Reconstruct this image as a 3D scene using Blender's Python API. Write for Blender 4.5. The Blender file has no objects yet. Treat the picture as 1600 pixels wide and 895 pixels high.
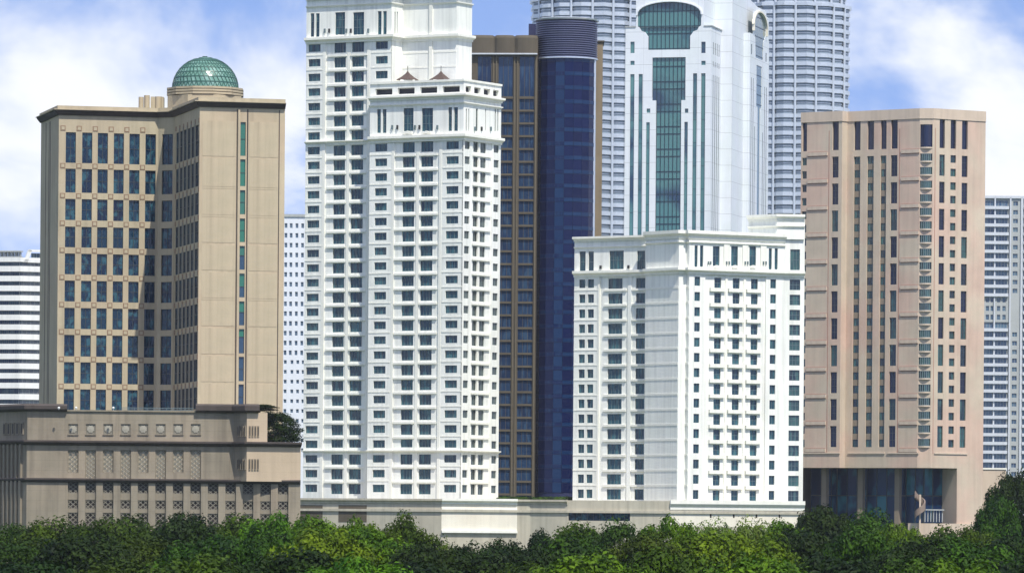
import bpy, math, random
from math import sin, cos, tan, pi, radians, sqrt, atan2
from mathutils import Vector, Matrix, geometry
random.seed(7)
S = bpy.context.scene
C = S.collection
# ------------------------------------------------------------------ camera
FL, ROLL, HZ, CZ = 8500.0, radians(0.45), 830.0, 16.0
CR, SR = cos(ROLL), sin(ROLL)
cd = bpy.data.cameras.new('camera'); cam = bpy.data.objects.new('camera', cd); C.objects.link(cam)
cam.matrix_world = Matrix(((CR, -SR, 0, 0), (0, 0, -1, 0), (SR, CR, 0, CZ), (0, 0, 0, 1)))
cd.sensor_width = 36; cd.lens = FL/1600*36; cd.shift_y = (HZ-447.5)/1600
cd.clip_start = 5; cd.clip_end = 20000
S.camera = cam
# ------------------------------------------------------------------ world and sun
SUN_AZ, SUN_EL = radians(26), radians(57)      # azimuth: to the right, behind the camera
W = bpy.data.worlds.new('World'); S.world = W; W.use_nodes = True
nt = W.node_tree; N = nt.nodes; L = nt.links
for n in list(N): N.remove(n)
out = N.new('ShaderNodeOutputWorld'); bg = N.new('ShaderNodeBackground'); bg.inputs[1].default_value = 0.10
sky = N.new('ShaderNodeTexSky'); sky.sky_type = 'NISHITA'; sky.sun_disc = False
sky.sun_elevation = SUN_EL; sky.sun_rotation = math.pi - SUN_AZ
sky.air_density = 1.0; sky.dust_density = 0.3; sky.ozone_density = 2.5
tc = N.new('ShaderNodeTexCoord')
# horizon haze is built as air in the scene, so the sky texture is read a little above its own horizon
up = N.new('ShaderNodeVectorMath'); up.operation = 'ADD'; up.inputs[1].default_value = (0, 0, 0.22)
L.new(tc.outputs['Generated'], up.inputs[0]); L.new(up.outputs[0], sky.inputs[0])
tint = N.new('ShaderNodeMix'); tint.data_type = 'RGBA'; tint.blend_type = 'MULTIPLY'; tint.inputs[0].default_value = 1
tint.inputs[7].default_value = (1.36, 1.30, 1.50, 1)
L.new(sky.outputs[0], tint.inputs[6])
mp = N.new('ShaderNodeMapping'); mp.inputs['Scale'].default_value = (1, 1, 1.7); mp.inputs['Location'].default_value = (1.79, 0.64, 0.205)
L.new(tc.outputs['Generated'], mp.inputs[0])
nz = N.new('ShaderNodeTexNoise'); nz.inputs['Scale'].default_value = 11; nz.inputs['Detail'].default_value = 6; nz.inputs['Roughness'].default_value = 0.56
nz.inputs['Distortion'].default_value = 0.3
L.new(mp.outputs[0], nz.inputs['Vector'])
rp = N.new('ShaderNodeValToRGB'); rp.color_ramp.elements[0].position = 0.45; rp.color_ramp.elements[1].position = 0.635
rp.color_ramp.interpolation = 'EASE'
L.new(nz.outputs[0], rp.inputs[0])
mx = N.new('ShaderNodeMix'); mx.data_type = 'RGBA'
mx.inputs[7].default_value = (7.7, 7.9, 8.3, 1)
L.new(rp.outputs[0], mx.inputs[0]); L.new(tint.outputs[2], mx.inputs[6]); L.new(mx.outputs[2], bg.inputs[0]); L.new(bg.outputs[0], out.inputs[0])
sd = bpy.data.lights.new('sun', 'SUN'); sd.energy = 4.0; sd.angle = radians(0.5); sd.color = (1, 0.95, 0.86)
sun = bpy.data.objects.new('sun', sd); C.objects.link(sun)
tosun = Vector((sin(SUN_AZ)*cos(SUN_EL), -cos(SUN_AZ)*cos(SUN_EL), sin(SUN_EL)))
sun.rotation_euler = tosun.to_track_quat('Z', 'Y').to_euler()
S.view_settings.view_transform = 'Standard'; S.view_settings.look = 'None'
S.view_settings.exposure = 0.42; S.view_settings.gamma = 1
HAZE_DENSITY = 0.00003
# ------------------------------------------------------------------ materials
def newmat(name):
    m = bpy.data.materials.new(name); m.use_nodes = True
    return m, m.node_tree.nodes, m.node_tree.links, m.node_tree.nodes['Principled BSDF']
def wall_mat(name, col, var=0.10, streak=0.12, rough=0.8, joints=None, jd=0.55, tint2=None, t2amt=0.5, bump=0.15):
    m, n, l, b = newmat(name)
    t = n.new('ShaderNodeTexCoord')
    a = n.new('ShaderNodeTexNoise'); a.inputs['Scale'].default_value = 0.16; a.inputs['Detail'].default_value = 8; a.inputs['Roughness'].default_value = .62
    l.new(t.outputs['Object'], a.inputs['Vector'])
    mpn = n.new('ShaderNodeMapping'); mpn.inputs['Scale'].default_value = (1.1, 1.1, 0.05); l.new(t.outputs['Object'], mpn.inputs[0])
    s = n.new('ShaderNodeTexNoise'); s.inputs['Scale'].default_value = 1.0; s.inputs['Detail'].default_value = 5; l.new(mpn.outputs[0], s.inputs['Vector'])
    r1 = n.new('ShaderNodeMapRange'); r1.inputs[1].default_value = .3; r1.inputs[2].default_value = .7; r1.inputs[3].default_value = 1-var; r1.inputs[4].default_value = 1+var*.5
    l.new(a.outputs[0], r1.inputs[0])
    r2 = n.new('ShaderNodeMapRange'); r2.inputs[1].default_value = .45; r2.inputs[2].default_value = .75; r2.inputs[3].default_value = 1; r2.inputs[4].default_value = 1-streak
    l.new(s.outputs[0], r2.inputs[0])
    mu = n.new('ShaderNodeMath'); mu.operation = 'MULTIPLY'; l.new(r1.outputs[0], mu.inputs[0]); l.new(r2.outputs[0], mu.inputs[1])
    base = n.new('ShaderNodeMix'); base.data_type = 'RGBA'
    base.inputs[6].default_value = (*col, 1); base.inputs[7].default_value = (*(tint2 or col), 1)
    a2 = n.new('ShaderNodeTexNoise'); a2.inputs['Scale'].default_value = 0.09; a2.inputs['Detail'].default_value = 4
    l.new(t.outputs['Object'], a2.inputs['Vector'])
    r3 = n.new('ShaderNodeMapRange'); r3.inputs[1].default_value = .42; r3.inputs[2].default_value = .62; r3.inputs[3].default_value = 0; r3.inputs[4].default_value = t2amt
    l.new(a2.outputs[0], r3.inputs[0]); l.new(r3.outputs[0], base.inputs[0])
    fin = n.new('ShaderNodeMix'); fin.data_type = 'RGBA'; fin.blend_type = 'MULTIPLY'; fin.inputs[0].default_value = 1
    l.new(base.outputs[2], fin.inputs[6])
    cc = n.new('ShaderNodeCombineColor'); 
    last = mu.outputs[0]
    if joints:
        # faint cladding joints: horizontal every joints[1] m, vertical every joints[0] m
        sx = n.new('ShaderNodeSeparateXYZ'); l.new(t.outputs['Object'], sx.inputs[0])
        fx = n.new('ShaderNodeMath'); fx.operation = 'MULTIPLY'; l.new(sx.outputs[2], fx.inputs[0]); fx.inputs[1].default_value = 1/joints[1]
        fr = n.new('ShaderNodeMath'); fr.operation = 'FRACT'; l.new(fx.outputs[0], fr.inputs[0])
        lt = n.new('ShaderNodeMath'); lt.operation = 'LESS_THAN'; l.new(fr.outputs[0], lt.inputs[0]); lt.inputs[1].default_value = joints[2]/joints[1]
        mr = n.new('ShaderNodeMapRange'); mr.inputs[3].default_value = 1; mr.inputs[4].default_value = jd; l.new(lt.outputs[0], mr.inputs[0])
        m2 = n.new('ShaderNodeMath'); m2.operation = 'MULTIPLY'; l.new(last, m2.inputs[0]); l.new(mr.outputs[0], m2.inputs[1]); last = m2.outputs[0]
        fx = n.new('ShaderNodeMath'); fx.operation = 'MULTIPLY'; l.new(sx.outputs[0], fx.inputs[0]); fx.inputs[1].default_value = 1/joints[0]
        fr = n.new('ShaderNodeMath'); fr.operation = 'FRACT'; l.new(fx.outputs[0], fr.inputs[0])
        lt = n.new('ShaderNodeMath'); lt.operation = 'LESS_THAN'; l.new(fr.outputs[0], lt.inputs[0]); lt.inputs[1].default_value = joints[2]/joints[0]
        mr = n.new('ShaderNodeMapRange'); mr.inputs[3].default_value = 1; mr.inputs[4].default_value = (1+jd)/2; l.new(lt.outputs[0], mr.inputs[0])
        m2 = n.new('ShaderNodeMath'); m2.operation = 'MULTIPLY'; l.new(last, m2.inputs[0]); l.new(mr.outputs[0], m2.inputs[1]); last = m2.outputs[0]
    for i in range(3): l.new(last, cc.inputs[i])
    l.new(cc.outputs[0], fin.inputs[7]); l.new(fin.outputs[2], b.inputs['Base Color'])
    b.inputs['Roughness'].default_value = rough; b.inputs['Specular IOR Level'].default_value = 0.25
    bp = n.new('ShaderNodeBump'); bp.inputs['Strength'].default_value = bump; bp.inputs['Distance'].default_value = 0.1
    g = n.new('ShaderNodeTexNoise'); g.inputs['Scale'].default_value = 2.5; g.inputs['Detail'].default_value = 6; l.new(t.outputs['Object'], g.inputs['Vector'])
    l.new(g.outputs[0], bp.inputs['Height']); l.new(bp.outputs[0], b.inputs['Normal'])
    return m
def glass_mat(name, c1, c2, curtain=None, camt=0.5, rough=0.06, ior=1.6, wob=0.12, scale=(1.6, 1.6, .25)):
    """tinted window glass: tone varies pane by pane, noise adds pale curtain folds, in gglass painted city reflections"""
    m, n, l, b = newmat(name)
    oi = n.new('ShaderNodeObjectInfo'); t = n.new('ShaderNodeTexCoord')
    mxa = n.new('ShaderNodeMix'); mxa.data_type = 'RGBA'; mxa.inputs[6].default_value = (*c1, 1); mxa.inputs[7].default_value = (*c2, 1)
    l.new(oi.outputs['Random'], mxa.inputs[0])
    last = mxa.outputs[2]
    ad = n.new('ShaderNodeVectorMath'); ad.operation = 'ADD'
    cmb = n.new('ShaderNodeCombineXYZ')
    k = n.new('ShaderNodeMath'); k.operation = 'MULTIPLY'; k.inputs[1].default_value = 137.0; l.new(oi.outputs['Random'], k.inputs[0])
    l.new(k.outputs[0], cmb.inputs[0]); l.new(k.outputs[0], cmb.inputs[2])
    mpn = n.new('ShaderNodeMapping'); mpn.inputs['Scale'].default_value = scale
    l.new(t.outputs['Object'], mpn.inputs[0]); l.new(mpn.outputs[0], ad.inputs[0]); l.new(cmb.outputs[0], ad.inputs[1])
    if curtain:
        nn = n.new('ShaderNodeTexNoise'); nn.inputs['Scale'].default_value = 1; nn.inputs['Detail'].default_value = 3
        l.new(ad.outputs[0], nn.inputs['Vector'])
        r = n.new('ShaderNodeMapRange'); r.inputs[1].default_value = .5; r.inputs[2].default_value = .62; r.inputs[3].default_value = 0; r.inputs[4].default_value = camt
        l.new(nn.outputs[0], r.inputs[0])
        mc = n.new('ShaderNodeMix'); mc.data_type = 'RGBA'; mc.inputs[7].default_value = (*curtain, 1)
        l.new(r.outputs[0], mc.inputs[0]); l.new(last, mc.inputs[6]); last = mc.outputs[2]
    l.new(last, b.inputs['Base Color'])
    b.inputs['Roughness'].default_value = rough; b.inputs['IOR'].default_value = ior
    bp = n.new('ShaderNodeBump'); bp.inputs['Strength'].default_value = wob; bp.inputs['Distance'].default_value = 0.3
    g = n.new('ShaderNodeTexNoise'); g.inputs['Scale'].default_value = .8; g.inputs['Detail'].default_value = 2; l.new(ad.outputs[0], g.inputs['Vector'])
    l.new(g.outputs[0], bp.inputs['Height']); l.new(bp.outputs[0], b.inputs['Normal'])
    return m
def plain(name, col, rough=0.6, metal=0.0):
    m, n, l, b = newmat(name)
    t = n.new('ShaderNodeTexCoord'); a = n.new('ShaderNodeTexNoise'); a.inputs['Scale'].default_value = .7; a.inputs['Detail'].default_value = 5
    l.new(t.outputs['Object'], a.inputs['Vector'])
    x = n.new('ShaderNodeMix'); x.data_type = 'RGBA'; x.inputs[6].default_value = (*[c*.82 for c in col], 1); x.inputs[7].default_value = (*[min(1, c*1.1) for c in col], 1)
    l.new(a.outputs[0], x.inputs[0]); l.new(x.outputs[2], b.inputs['Base Color'])
    b.inputs['Roughness'].default_value = rough; b.inputs['Metallic'].default_value = metal
    return m
def leaf_mat(name, dark, light, yellow=None):
    m, n, l, b = newmat(name)
    t = n.new('ShaderNodeTexCoord'); a = n.new('ShaderNodeTexNoise'); a.inputs['Scale'].default_value = .55; a.inputs['Detail'].default_value = 5
    l.new(t.outputs['Object'], a.inputs['Vector'])
    r = n.new('ShaderNodeMapRange'); r.inputs[1].default_value = .35; r.inputs[2].default_value = .68; l.new(a.outputs[0], r.inputs[0])  # clump noise puts lit and dim foliage into the base colour
    x = n.new('ShaderNodeMix'); x.data_type = 'RGBA'; x.inputs[6].default_value = (*dark, 1); x.inputs[7].default_value = (*light, 1)
    l.new(r.outputs[0], x.inputs[0])
    g = n.new('ShaderNodeNewGeometry')
    h = n.new('ShaderNodeHueSaturation'); l.new(x.outputs[2], h.inputs['Color'])
    vv = n.new('ShaderNodeMapRange'); vv.inputs[3].default_value = .78; vv.inputs[4].default_value = 1.25; l.new(g.outputs['Random Per Island'], vv.inputs[0]); l.new(vv.outputs[0], h.inputs['Value'])
    oi = n.new('ShaderNodeObjectInfo'); hh = n.new('ShaderNodeMapRange'); hh.inputs[3].default_value = .475; hh.inputs[4].default_value = .515
    l.new(oi.outputs['Random'], hh.inputs[0]); l.new(hh.outputs[0], h.inputs['Hue'])
    l.new(h.outputs[0], b.inputs['Base Color']); b.inputs['Roughness'].default_value = .55; b.inputs['Specular IOR Level'].default_value = .12
    tr = n.new('ShaderNodeBsdfTranslucent'); l.new(h.outputs[0], tr.inputs[0])
    ms = n.new('ShaderNodeMixShader'); ms.inputs[0].default_value = .25
    l.new(b.outputs[0], ms.inputs[1]); l.new(tr.outputs[0], ms.inputs[2]); l.new(ms.outputs[0], n['Material Output'].inputs[0])
    return m
M = dict(
    white=wall_mat('white painted render', (.85, .85, .79), .07, .20, tint2=(.79, .82, .74)),
    trim=wall_mat('cream white trim', (.84, .83, .75), .06, .10, tint2=(.78, .79, .68)),
    wframe=plain('grey green window frame', (.12, .17, .18), .5),
    dframe=plain('dark bronze window frame', (.05, .06, .06), .4),
    win=glass_mat('white tower window glass', (.005, .024, .045), (.010, .055, .070), (.06, .18, .19), .6),
    winside=glass_mat('side window glass', (.03, .04, .04), (.06, .085, .08), (.15, .19, .17), .5),
    beige=wall_mat('beige stone cladding', (.46, .40, .275), .14, .18, tint2=(.43, .345, .24)),
    beigeside=wall_mat('peach beige stone cladding', (.49, .415, .285), .14, .18, tint2=(.50, .375, .26)),
    stonebrown=wall_mat('brown stone ornament', (.27, .18, .12), .12, .1),
    darkstone_shade=wall_mat('dark stone and painted shade', (.075, .062, .055), .25, .2),  # dark stone, also the shade painted on the podium cornices
    podium=wall_mat('weathered podium stone', (.27, .235, .175), .2, .32, tint2=(.34, .275, .20), joints=(6.0, 1.55, .06), jd=.86),
    podiumpeach=wall_mat('peach podium stone', (.49, .39, .275), .09, .12, joints=(6.0, 1.55, .06), jd=.93),
    lattice=wall_mat('pierced stone lattice', (.21, .195, .155), .15, .2),
    ornament=wall_mat('carved pale stone', (.33, .31, .25), .1, .1),
    void=plain('dark interior', (.02, .022, .03), .8),
    bglass=glass_mat('blue office glass', (.003, .009, .03), (.006, .028, .055), (.035, .12, .15), .7, .05, 1.45, .35, (1.1, 1.1, .8)),
    greenstrip=glass_mat('green strip glass', (.03, .17, .11), (.04, .15, .11), None, .5, .1, 1.5, .1),
    bluestrip=glass_mat('blue grey strip glass', (.03, .06, .11), (.03, .07, .12), None, .5, .1, 1.5, .1),
    domeglass=glass_mat('green dome glass', (.12, .25, .20), (.14, .28, .23), (.28, .44, .39), .55, .12, 1.55, .3, (.8, .8, .8)),
    domerib=plain('dark green dome rib', (.03, .10, .075), .4),
    gold=wall_mat('bronze brown cladding', (.105, .088, .062), .14, .15), finstone=wall_mat('dull ochre fin', (.145, .120, .080), .1, .1),
    goldlight=wall_mat('ochre concrete', (.25, .20, .13), .12, .15),
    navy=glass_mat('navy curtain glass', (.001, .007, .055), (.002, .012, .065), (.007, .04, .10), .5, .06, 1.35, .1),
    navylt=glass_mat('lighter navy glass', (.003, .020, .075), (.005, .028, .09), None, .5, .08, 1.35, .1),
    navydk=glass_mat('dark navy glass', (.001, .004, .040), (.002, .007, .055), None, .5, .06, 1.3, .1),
    goldglass=glass_mat('blue hotel glass', (.006, .018, .055), (.012, .035, .085), (.035, .08, .14), .6, .07, 1.5, .1),
    louvre=plain('blue grey louvre blade', (.20, .21, .34), .4, .3),
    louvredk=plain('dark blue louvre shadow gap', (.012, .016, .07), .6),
    silver=plain('satin steel', (.62, .66, .70), .32, .55),
    silverlt=plain('bright steel sunshade', (.62, .66, .70), .38, .45),
    pglass=glass_mat('steel blue tower glass', (.185, .225, .27), (.21, .255, .30), None, .5, .15, 1.5, .05),
    gwhite=wall_mat('pale metal cladding', (.72, .75, .78), .06, .05, .5, joints=(5.3, 4.8, .16), jd=.72, tint2=(.70, .76, .74)),
    gglass=glass_mat('sea green glass with painted reflections', (.085, .225, .22), (.06, .17, .165), (.008, .03, .075), .95, .06, 1.7, .35, (.05, .05, .075)),  # dark blue noise patches paint the reflected city into the glass colour
    gdark=plain('dark teal mullion', (.012, .035, .05), .4),
    gside=glass_mat('grey green side glass', (.16, .21, .20), (.14, .19, .18), None, .5, .1, 1.5, .1),
    pinkshade=wall_mat('pink stone with painted shade', (.27, .22, .165), .12, .12), stairstone=wall_mat('stair stone', (.26, .20, .165), .12, .12),  # pinkshade: recess shade painted into the pink stone colour
    pink=wall_mat('pink stone cladding', (.56, .47, .36), .12, .12, tint2=(.59, .42, .33), t2amt=.8),
    pinkband=wall_mat('cream pink stone band', (.58, .475, .37), .1, .12),
    pinkline=wall_mat('red brown stone joint', (.36, .17, .13), .1, .1),
    pwin=glass_mat('green hotel glass', (.008, .014, .03), (.03, .085, .08), (.06, .16, .145), .6),
    pdark=glass_mat('dark indigo glass', (.006, .008, .03), (.01, .014, .045), None, .5, .08, 1.5, .1),
    plobby=glass_mat('lobby curtain glass', (.003, .012, .05), (.006, .03, .08), (.03, .17, .21), .9, .05, 1.3, .2, (.16, .16, .12)),
    slabwhite=wall_mat('bluish white render', (.70, .73, .77), .05, .06),
    slabwin=glass_mat('small grey window glass', (.06, .10, .15), (.10, .15, .20), None),
    stripewhite=wall_mat('white band render', (.80, .80, .77), .06, .14),
    stripeglass=glass_mat('ribbon window glass', (.008, .016, .05), (.03, .06, .08), (.10, .13, .13), .6, .08, 1.5, .1, (.35, .35, .3)),
    farwall=wall_mat('distant grey render', (.40, .42, .41), .08, .1),
    farband=wall_mat('distant pale balcony', (.55, .58, .62), .06, .1),
    farglass=glass_mat('distant blue glass', (.03, .06, .12), (.06, .12, .17), (.15, .22, .25), .6),
    tile=plain('dark brown roof tile', (.085, .055, .045), .8),
    rooftar=plain('grey roof membrane', (.22, .21, .20), .9),
    conc=wall_mat('grey podium concrete', (.50, .46, .36), .16, .26, tint2=(.41, .40, .32)),
    cream=wall_mat('cream podium wall', (.78, .74, .62), .08, .1, tint2=(.74, .66, .52)),
    black=plain('black fitting', (.02, .02, .02), .5),
    bark=plain('grey brown bark', (.10, .075, .05), .9),
    grass=leaf_mat('grass', (.03, .06, .015), (.06, .10, .02)),
    leafA=leaf_mat('deep green leaves', (.008, .026, .002), (.055, .120, .004)),
    leafB=leaf_mat('bright green leaves', (.022, .066, .002), (.115, .215, .005)),
    leafC=leaf_mat('olive leaves', (.010, .026, .003), (.045, .085, .005)),
    leafD=leaf_mat('dark bottle green leaves', (.005, .015, .004), (.022, .048, .004)),
    leafE=leaf_mat('pale flowering leaves', (.035, .09, .006), (.16, .24, .045)),
)
# ------------------------------------------------------------------ picture ray helpers
def ray(px, py):
    a, b = px-800, py-HZ
    return (a*CR+b*SR)/FL, (-a*SR+b*CR)/FL
def at(px, py, D):
    u, v = ray(px, py); return Vector((u*D, D, CZ-v*D))
class Face:
    """a vertical wall plane; s runs along it to the right, z up, out towards the street"""
    def __init__(f, x, y, phi, length=0):
        f.x, f.y, f.c, f.s, f.phi, f.len = x, y, cos(phi), sin(phi), phi, length
    def p(f, s, o, z): return (f.x+s*f.c+o*f.s, f.y+s*f.s-o*f.c, z)
    def pix(f, px, py, o=0):
        u, v = ray(px, py); x0, y0 = f.x+o*f.s, f.y-o*f.c
        t = (x0*f.s-y0*f.c)/(u*f.s-f.c)
        return (u*t-x0)*f.c+(t-y0)*f.s, CZ-v*t
    def S(f, px, py, o=0): return f.pix(px, py, o)[0]
    def Z(f, px, py, o=0): return f.pix(px, py, o)[1]
    def shifted(f, o): x, y, _ = f.p(0, o, 0); return Face(x, y, f.phi, f.len)
class Path:
    def __init__(p, px, py, D):
        w = at(px, py, D); p.pts = [(w.x, w.y)]; p.faces = []
    def run(p, px, py, deg):
        f = Face(*p.pts[-1], radians(deg)); f.len = f.S(px, py); p.faces.append(f)
        p.pts.append(f.p(f.len, 0, 0)[:2]); return f
    def go(p, length, deg):
        f = Face(*p.pts[-1], radians(deg), length); p.faces.append(f); p.pts.append(f.p(length, 0, 0)[:2]); return f
class MB:
    def __init__(b): b.v, b.f = [], []
    def quad(b, *P):
        n = len(b.v); b.v += [tuple(q) for q in P]; b.f.append(tuple(range(n, n+len(P))))
    def hexa(b, P):           # 8 points: bottom 4, top 4
        n = len(b.v); b.v += [tuple(q) for q in P]
        b.f += [tuple(n+i for i in q) for q in ((0, 1, 2, 3), (7, 6, 5, 4), (0, 4, 5, 1), (1, 5, 6, 2), (2, 6, 7, 3), (3, 7, 4, 0))]
    def fbox(b, f, s0, s1, z0, z1, o0, o1):
        b.hexa([f.p(s0, o1, z0), f.p(s0, o0, z0), f.p(s1, o0, z0), f.p(s1, o1, z0), f.p(s0, o1, z1), f.p(s0, o0, z1), f.p(s1, o0, z1), f.p(s1, o1, z1)])
    def box(b, x0, x1, y0, y1, z0, z1):
        b.hexa([(x0, y0, z0), (x0, y1, z0), (x1, y1, z0), (x1, y0, z0), (x0, y0, z1), (x0, y1, z1), (x1, y1, z1), (x1, y0, z1)])
    def sheet(b, f, s0, s1, z0, z1, o=0): b.quad(f.p(s0, o, z0), f.p(s1, o, z0), f.p(s1, o, z1), f.p(s0, o, z1))
    def wall(b, f, s0, s1, z0, z1, holes=(), o=0, rec=.35, back=None):
        """sheet with real rectangular openings and reveals; holes must form columns"""
        cols = {}
        for h in holes:
            if h[2] < z1 and h[3] > z0: cols.setdefault((round(h[0], 3), round(h[1], 3)), []).append((h[2], h[3]))
        s = s0
        for (a, c), hs in sorted(cols.items()):
            if a > s+1e-4: b.sheet(f, s, a, z0, z1, o)
            z = z0
            for q0, q1 in sorted(hs):
                if q0 > z: b.sheet(f, a, c, z, q0, o)
                b.quad(f.p(a, o, q0), f.p(a, o-rec, q0), f.p(a, o-rec, q1), f.p(a, o, q1))
                b.quad(f.p(c, o, q0), f.p(c, o, q1), f.p(c, o-rec, q1), f.p(c, o-rec, q0))
                b.quad(f.p(a, o, q0), f.p(c, o, q0), f.p(c, o-rec, q0), f.p(a, o-rec, q0))
                b.quad(f.p(a, o, q1), f.p(a, o-rec, q1), f.p(c, o-rec, q1), f.p(c, o, q1))
                z = q1
            if z < z1: b.sheet(f, a, c, z, z1, o)
            s = c
        if s < s1-1e-4: b.sheet(f, s, s1, z0, z1, o)
        if back is not None:
            for q in (s0, s1): b.quad(f.p(q, o, z0), f.p(q, back, z0), f.p(q, back, z1), f.p(q, o, z1))
            for q in (z0, z1): b.quad(f.p(s0, o, q), f.p(s0, back, q), f.p(s1, back, q), f.p(s1, o, q))
    def polywall(b, f, outline, holes, o=0, rec=.4):
        loops = [outline]+holes
        flat = [q for lp in loops for q in lp]
        tri = geometry.tessellate_polygon([[Vector((q[0], q[1], 0)) for q in lp] for lp in loops])
        n = len(b.v); b.v += [f.p(q[0], o, q[1]) for q in flat]
        b.f += [tuple(n+i for i in t) for t in tri]
        for lp in holes:
            for i in range(len(lp)):
                q, r = lp[i], lp[(i+1) % len(lp)]
                b.quad(f.p(q[0], o, q[1]), f.p(r[0], o, r[1]), f.p(r[0], o-rec, r[1]), f.p(q[0], o-rec, q[1]))
    def cap(b, pts, z): b.quad(*[(x, y, z) for x, y in pts])
    def sweep(b, pts, prof, closed=False):
        n = len(pts); base = len(b.v); k = len(prof)
        def nrm(i, j):
            dx, dy = pts[j][0]-pts[i][0], pts[j][1]-pts[i][1]; l = sqrt(dx*dx+dy*dy) or 1; return dy/l, -dx/l
        for i in range(n):
            ns = []
            if i > 0 or closed: ns.append(nrm(i-1, i))
            if i < n-1 or closed: ns.append(nrm(i, (i+1) % n))
            if len(ns) == 2:
                d = max(1+ns[0][0]*ns[1][0]+ns[0][1]*ns[1][1], .25); m = ((ns[0][0]+ns[1][0])/d, (ns[0][1]+ns[1][1])/d)
            else: m = ns[0]
            for o, z in prof: b.v.append((pts[i][0]+m[0]*o, pts[i][1]+m[1]*o, z))
        for i in range(n if closed else n-1):
            j = (i+1) % n
            for q in range(k):
                r = (q+1) % k; b.f.append((base+i*k+q, base+j*k+q, base+j*k+r, base+i*k+r))
        if not closed: b.f += [tuple(base+q for q in range(k)), tuple(base+(n-1)*k+q for q in range(k))]
    def mesh(b, name, mat, o=(0, 0, 0), smooth=False):
        me = bpy.data.meshes.new(name)
        me.from_pydata([(x-o[0], y-o[1], z-o[2]) for x, y, z in b.v], [], b.f)
        me.materials.append(mat)
        if smooth: me.polygons.foreach_set('use_smooth', [True]*len(me.polygons))
        me.update(); return me
def band(h, o, inn=-.1, z=0): return [(inn, z), (o, z), (o, z+h), (inn, z+h)]
def cornice_prof(z, h, o):      # stepped classical cornice whose top is at z+h
    return [(-.1, z), (o*.3, z), (o*.35, z+h*.3), (o*.7, z+h*.45), (o, z+h*.6), (o, z+h), (-.1, z+h)]
class Thing:
    wc = {}
    def __init__(t, name, label, cat, loc, group=None):
        t.e = bpy.data.objects.new(name, None); C.objects.link(t.e); t.e.location = loc; t.o = Vector(loc); t.e.empty_display_size = 2
        t.e['label'] = label; t.e['category'] = cat
        if group: t.e['group'] = group
    def part(t, name, mb, mat, parent=None, kind=None, label=None, smooth=False):
        o = bpy.data.objects.new(name, mb.mesh(name, mat, t.o, smooth)); C.objects.link(o); o.parent = parent or t.e
        if kind: o['kind'] = kind
        if label: o['label'] = label
        return o
    def inst(t, name, me, world=None, rz=0, parent=None, label=None):
        o = bpy.data.objects.new(name, me); C.objects.link(o)
        o.parent = parent or t.e
        if world is not None: o.location = Vector(world)-t.o; o.rotation_euler = (0, 0, rz)
        if label: o['label'] = label
        return o
    def window(t, f, s0, s1, z0, z1, o=0, nv=1, nh=0, glass='win', frame='wframe', rec=.3, name='window', fw=.05, mw=.075, label=None):
        w, h = round(s1-s0, 2), round(z1-z0, 2)
        key = (w, h, nv, nh, glass, frame, rec, fw, mw, name)
        if key not in Thing.wc:
            fr = MB(); y0, y1 = rec-.08, rec+.02
            fr.box(0, fw, y0, y1, 0, h); fr.box(w-fw, w, y0, y1, 0, h); fr.box(fw, w-fw, y0, y1, 0, fw); fr.box(fw, w-fw, y0, y1, h-fw, h)
            for i in range(nv):
                x = w*(i+1)/(nv+1); fr.box(x-mw/2, x+mw/2, y0+.01, y1, fw, h-fw)
            for i in range(nh):
                z = h*(i+1)/(nh+1); fr.box(fw, w-fw, y0+.02, y1, z-mw/2, z+mw/2)
            pn = MB(); pn.quad((0, rec, 0), (w, rec, 0), (w, rec, h), (0, rec, h))
            Thing.wc[key] = (fr.mesh(name, M[frame]), pn.mesh('pane', M[glass]))
        a, b = Thing.wc[key]
        q = t.inst(name, a, f.p(s0, o, z0), f.phi, label=label)
        p = bpy.data.objects.new('pane', b); C.objects.link(p); p.parent = q
        return q
    def fboxpart(t, name, f, s0, s1, z0, z1, o0, o1, mat, label=None):
        """box whose mesh is shared between equal boxes"""
        key = (name, round(s1-s0, 2), round(z1-z0, 2), o0, o1, mat)
        if key not in Thing.wc:
            b = MB(); b.box(0, round(s1-s0, 2), -o1, -o0, 0, round(z1-z0, 2)); Thing.wc[key] = b.mesh(name, M[mat])
        return t.inst(name, Thing.wc[key], f.p(s0, 0, z0), f.phi, label=label)
def setting(name, mb, mat, kind='structure'):
    o = bpy.data.objects.new(name, mb.mesh(name, mat)); C.objects.link(o); o['kind'] = kind; return o
def blk(p, extra, z0, z1, mb, roof=True):
    """close a street-side path behind with two back points, walls and roof"""
    (xa, ya), (xb, yb) = p.pts[0], p.pts[-1]
    b0, b1 = (xa+extra[0][0], ya+extra[0][1]), (xb+extra[1][0], yb+extra[1][1])
    for a, c in (((xa, ya), b0), (b0, b1), (b1, (xb, yb))):
        mb.quad((*a, z0), (*c, z0), (*c, z1), (*a, z1))
    if roof: mb.cap(p.pts+[b1, b0], z1)

# ================================================================== ground
g = MB(); g.quad((-1500, -200, 0), (1500, -200, 0), (1500, 2700, 0), (-1500, 2700, 0)); setting('ground', g, M['grass'])

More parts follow.
